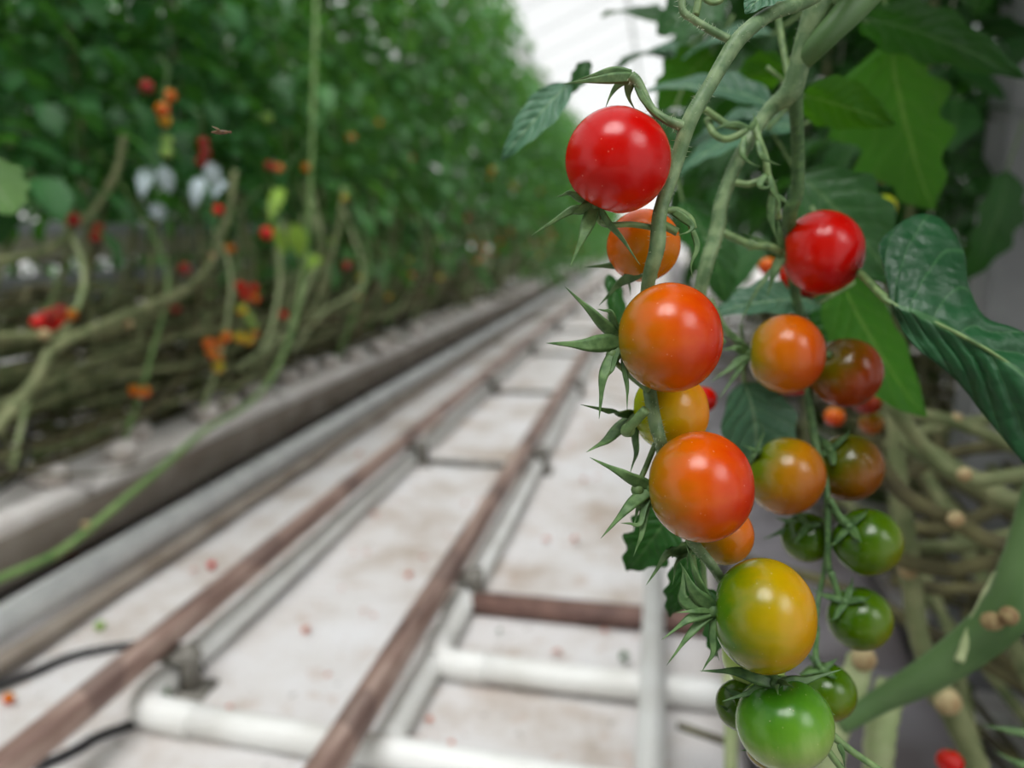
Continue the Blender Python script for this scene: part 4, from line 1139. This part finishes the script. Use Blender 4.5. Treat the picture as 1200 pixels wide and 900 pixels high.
# strings of fruit along the row
for i in range(92):
    y = 2.0 + (i ** 1.25) * 0.045
    z = rf.uniform(0.5, 0.85) if i % 3 else rf.uniform(0.85, 1.35)
    key = rf.choice(['red', 'red', 'orange', 'orange', 'yellow', 'green', 'dark'])
    row_tomato(V((GX + rf.uniform(-.12, .14), y, z)), key, 'small blurred tomato hanging along the left row further down the path', 'fruit along the left row', rf.uniform(.8, 1.25))

# ------------------------------------------------------------------ odd leaves on the left
def lone_leaf(b, t, wpx, x, mat, label, nrm=(0.2, .3, -.9), cat='leaf', group=None, name='leaf'):
    B, T = onX(b[0], b[1], x), onX(t[0], t[1], x)
    d = (B - EYE).dot(FWD)
    bm = bmesh.new(); leaflet(bm, B, T, wpx * d / F, cdir(*nrm), .1, 14, 4, .12, 4, .25, .003, seed=b[0])
    return tag(mesh_obj(name, bm, M[mat], None, loc=B), label, cat, group)
ll = lone_leaf((-25, 185), (18, 250), 66, -0.62, 'leafpale', 'pale green leaf at the left edge in front of the row')
q0, q1 = onX(-25, 185, -0.62), V((-1.35, onX(-25, 185, -0.62).y - 0.1, 1.15))
lk = tube_obj('leaf_stalk', [q0, q0.lerp(q1, .4) + V((0, 0, .04)), q1], .003, M['stalk'], ll, 6, 5)
for i, (b, t, w) in enumerate([((176, 196), (166, 232), 18), ((190, 194), (200, 226), 18), ((180, 238), (190, 258), 18), ((246, 190), (254, 222), 18), ((236, 208), (228, 244), 16), ((262, 212), (250, 232), 14)]):
    lone_leaf(b, t, w, X1 + .05, 'leafsheen', 'curled leaf with bluish white sky sheen hanging below the left canopy', group='pale curled leaves of the left row')
for b, t, w in [((330, 220), (316, 262), 16), ((345, 262), (352, 300), 22), ((372, 300), (355, 322), 18), ((320, 262), (334, 300), 12)]:
    lone_leaf(b, t, w, X1 + .06, 'leaflime', 'lime green leaf low beside the climbing vine', group='lime leaves beside the climbing vine')

# ------------------------------------------------------------------ litter on the floor
lit = [(230, 632, 'dark', 'dark red fallen tomato beside the grey heating pipe'), (248, 662, 'red', 'bright red fallen tomato between pipe and left rail'), (82, 650, 'dark', 'dark fallen tomato under the green vine by the heating pipe'),
       (10, 818, 'orange', 'orange fallen tomato below the black hose at the left edge'), (335, 553, 'orange', 'orange fallen tomato close to the grey pipe, farther up the path'), (117, 733, 'green', 'green fallen tomato above the black hose'),
       (390, 525, 'red', 'red fallen tomato left of the left rail near a trestle'), (505, 445, 'orange', 'orange fallen tomato far up by the left rail'), (537, 487, 'red', 'red fallen tomato just right of the far left rail')]
for a, b, key, lab in lit:
    row_tomato(onZ(a, b, .011) , key, lab, None, 0.62, False)
bm = bmesh.new(); leaflet(bm, V((-.014, 0, .002)), V((.016, 0, .003)), .018, V((0, 0, 1)), .15, 6, 2, .2, 3, .4)
scrap0 = mesh_obj('leaf_scrap', bm, M['deadleaf'])
sc = [(228, 670), (235, 700), (430, 648), (497, 655), (425, 717), (385, 792), (653, 767), (640, 634), (674, 634), (580, 627), (668, 522), (700, 560), (360, 740), (270, 830), (545, 590), (690, 500), (400, 690), (470, 740)] + [(rf.uniform(300, 730), rf.uniform(430, 890)) for _ in range(26)]
for i, (a, b) in enumerate(sc):
    loc = onZ(a, b, .004)
    o = scrap0 if i == 0 else copy_obj(scrap0, loc)
    o.location = loc; o.rotation_euler = (rf.uniform(-.2, .2), rf.uniform(-.2, .2), rf.uniform(0, 6)); s = rf.uniform(.35, 1.0); o.scale = (s, s, s)
    tag(o, 'small reddish brown plant scrap on the white floor cloth', 'leaf scrap', 'scraps on the floor')
bm = bmesh.new(); leaflet(bm, V((-.02, 0, .002)), V((.02, 0, .004)), .022, V((0, 0, 1)), .2, 8, 2, .2, 3, .4)
for i, (a, b, lab) in enumerate([(733, 772, 'green leaf scrap on the floor left of the white bar'), (585, 740, 'small green scrap right of the right rail by the trestle'), (190, 815, 'green scrap caught inside the bend of the white pipe')]):
    if i == 0: o = g0 = mesh_obj('leaf_scrap', bm, M['leafmid'])
    else: o = copy_obj(g0, V((0, 0, 0)))
    o.location = onZ(a, b, .01 if i != 2 else .03); o.rotation_euler = (0, .1, 1 + i); o.scale = (.8, .8, .8) if i != 1 else (.4, .4, .4)
    tag(o, lab, 'leaf scrap')

# ------------------------------------------------------------------ insect
ip = W(258, 155, .30)
it = thing('flying_insect', ip, 'tiny brown flying insect hovering before the dark left leaves', 'insect')
bm = bmesh.new()
q = RIGHT * .0036
tube(bm, [ip - q, ip - q * .5, ip, ip + q * .6, ip + q], [.0002, .0007, .0009, .0008, .0003], 8, 4)
ball(bm, ip + q * 1.1, .0006, 8)
mesh_obj('body', bm, M['insect'], it, loc=ip)
for s in (-1, 1):
    bm = bmesh.new(); leaflet(bm, ip + UP * .0006, ip - q * .6 + UP * .0014 + FWD * .003 * s, .0016, UP, 0, 6, 2, 0)
    mesh_obj('wing', bm, M['wing'], it, loc=ip)

# ------------------------------------------------------------------ light
w = bpy.data.worlds.new('world'); bpy.context.scene.world = w
w.use_nodes = True
nt = w.node_tree; nt.nodes.clear()
out = nt.nodes.new('ShaderNodeOutputWorld'); bg = nt.nodes.new('ShaderNodeBackground')
tc = nt.nodes.new('ShaderNodeTexCoord'); sp = nt.nodes.new('ShaderNodeSeparateXYZ'); rm = nt.nodes.new('ShaderNodeValToRGB')
rm.color_ramp.elements[0].position = 0.0; rm.color_ramp.elements[0].color = (1.6, 1.6, 1.6, 1)
rm.color_ramp.elements[1].position = 0.9; rm.color_ramp.elements[1].color = (0.99, 0.98, 0.985, 1)
# two broad bright patches of thin cloud: one nearly overhead, a weaker one low over the right rows
L = nt.links.new
def patch(direction, a, b, strength):
    vm = nt.nodes.new('ShaderNodeVectorMath'); vm.operation = 'DOT_PRODUCT'
    vm.inputs[1].default_value = V(direction).normalized()
    mr = nt.nodes.new('ShaderNodeMapRange'); mr.interpolation_type = 'SMOOTHSTEP'
    mr.inputs['From Min'].default_value = math.cos(math.radians(a)); mr.inputs['From Max'].default_value = math.cos(math.radians(b)); mr.inputs['To Max'].default_value = strength
    L(tc.outputs['Generated'], vm.inputs[0]); L(vm.outputs['Value'], mr.inputs['Value'])
    return mr.outputs[0]
def add(a, b):
    m = nt.nodes.new('ShaderNodeMath'); m.operation = 'ADD'
    for k_, q in enumerate((a, b)):
        if isinstance(q, float): m.inputs[k_].default_value = q
        else: L(q, m.inputs[k_])
    return m.outputs[0]
st = add(add(patch((-0.10, -0.40, 0.91), 21, 6, 17.0), patch((0.66, -0.40, 0.64), 20, 5, 7.0)), 0.72)
L(tc.outputs['Generated'], sp.inputs[0]); L(sp.outputs['Z'], rm.inputs[0]); L(rm.outputs[0], bg.inputs['Color'])
L(st, bg.inputs['Strength'])
L(bg.outputs[0], out.inputs[0])

sc_ = bpy.context.scene
sc_.view_settings.view_transform = 'Standard'
sc_.view_settings.look = 'None'
sc_.view_settings.gamma = 1
sc_.view_settings.exposure = -0.16
sc_.cycles.use_denoising = True
sc_.cycles.max_bounces = 8
sc_.cycles.transparent_max_bounces = 12
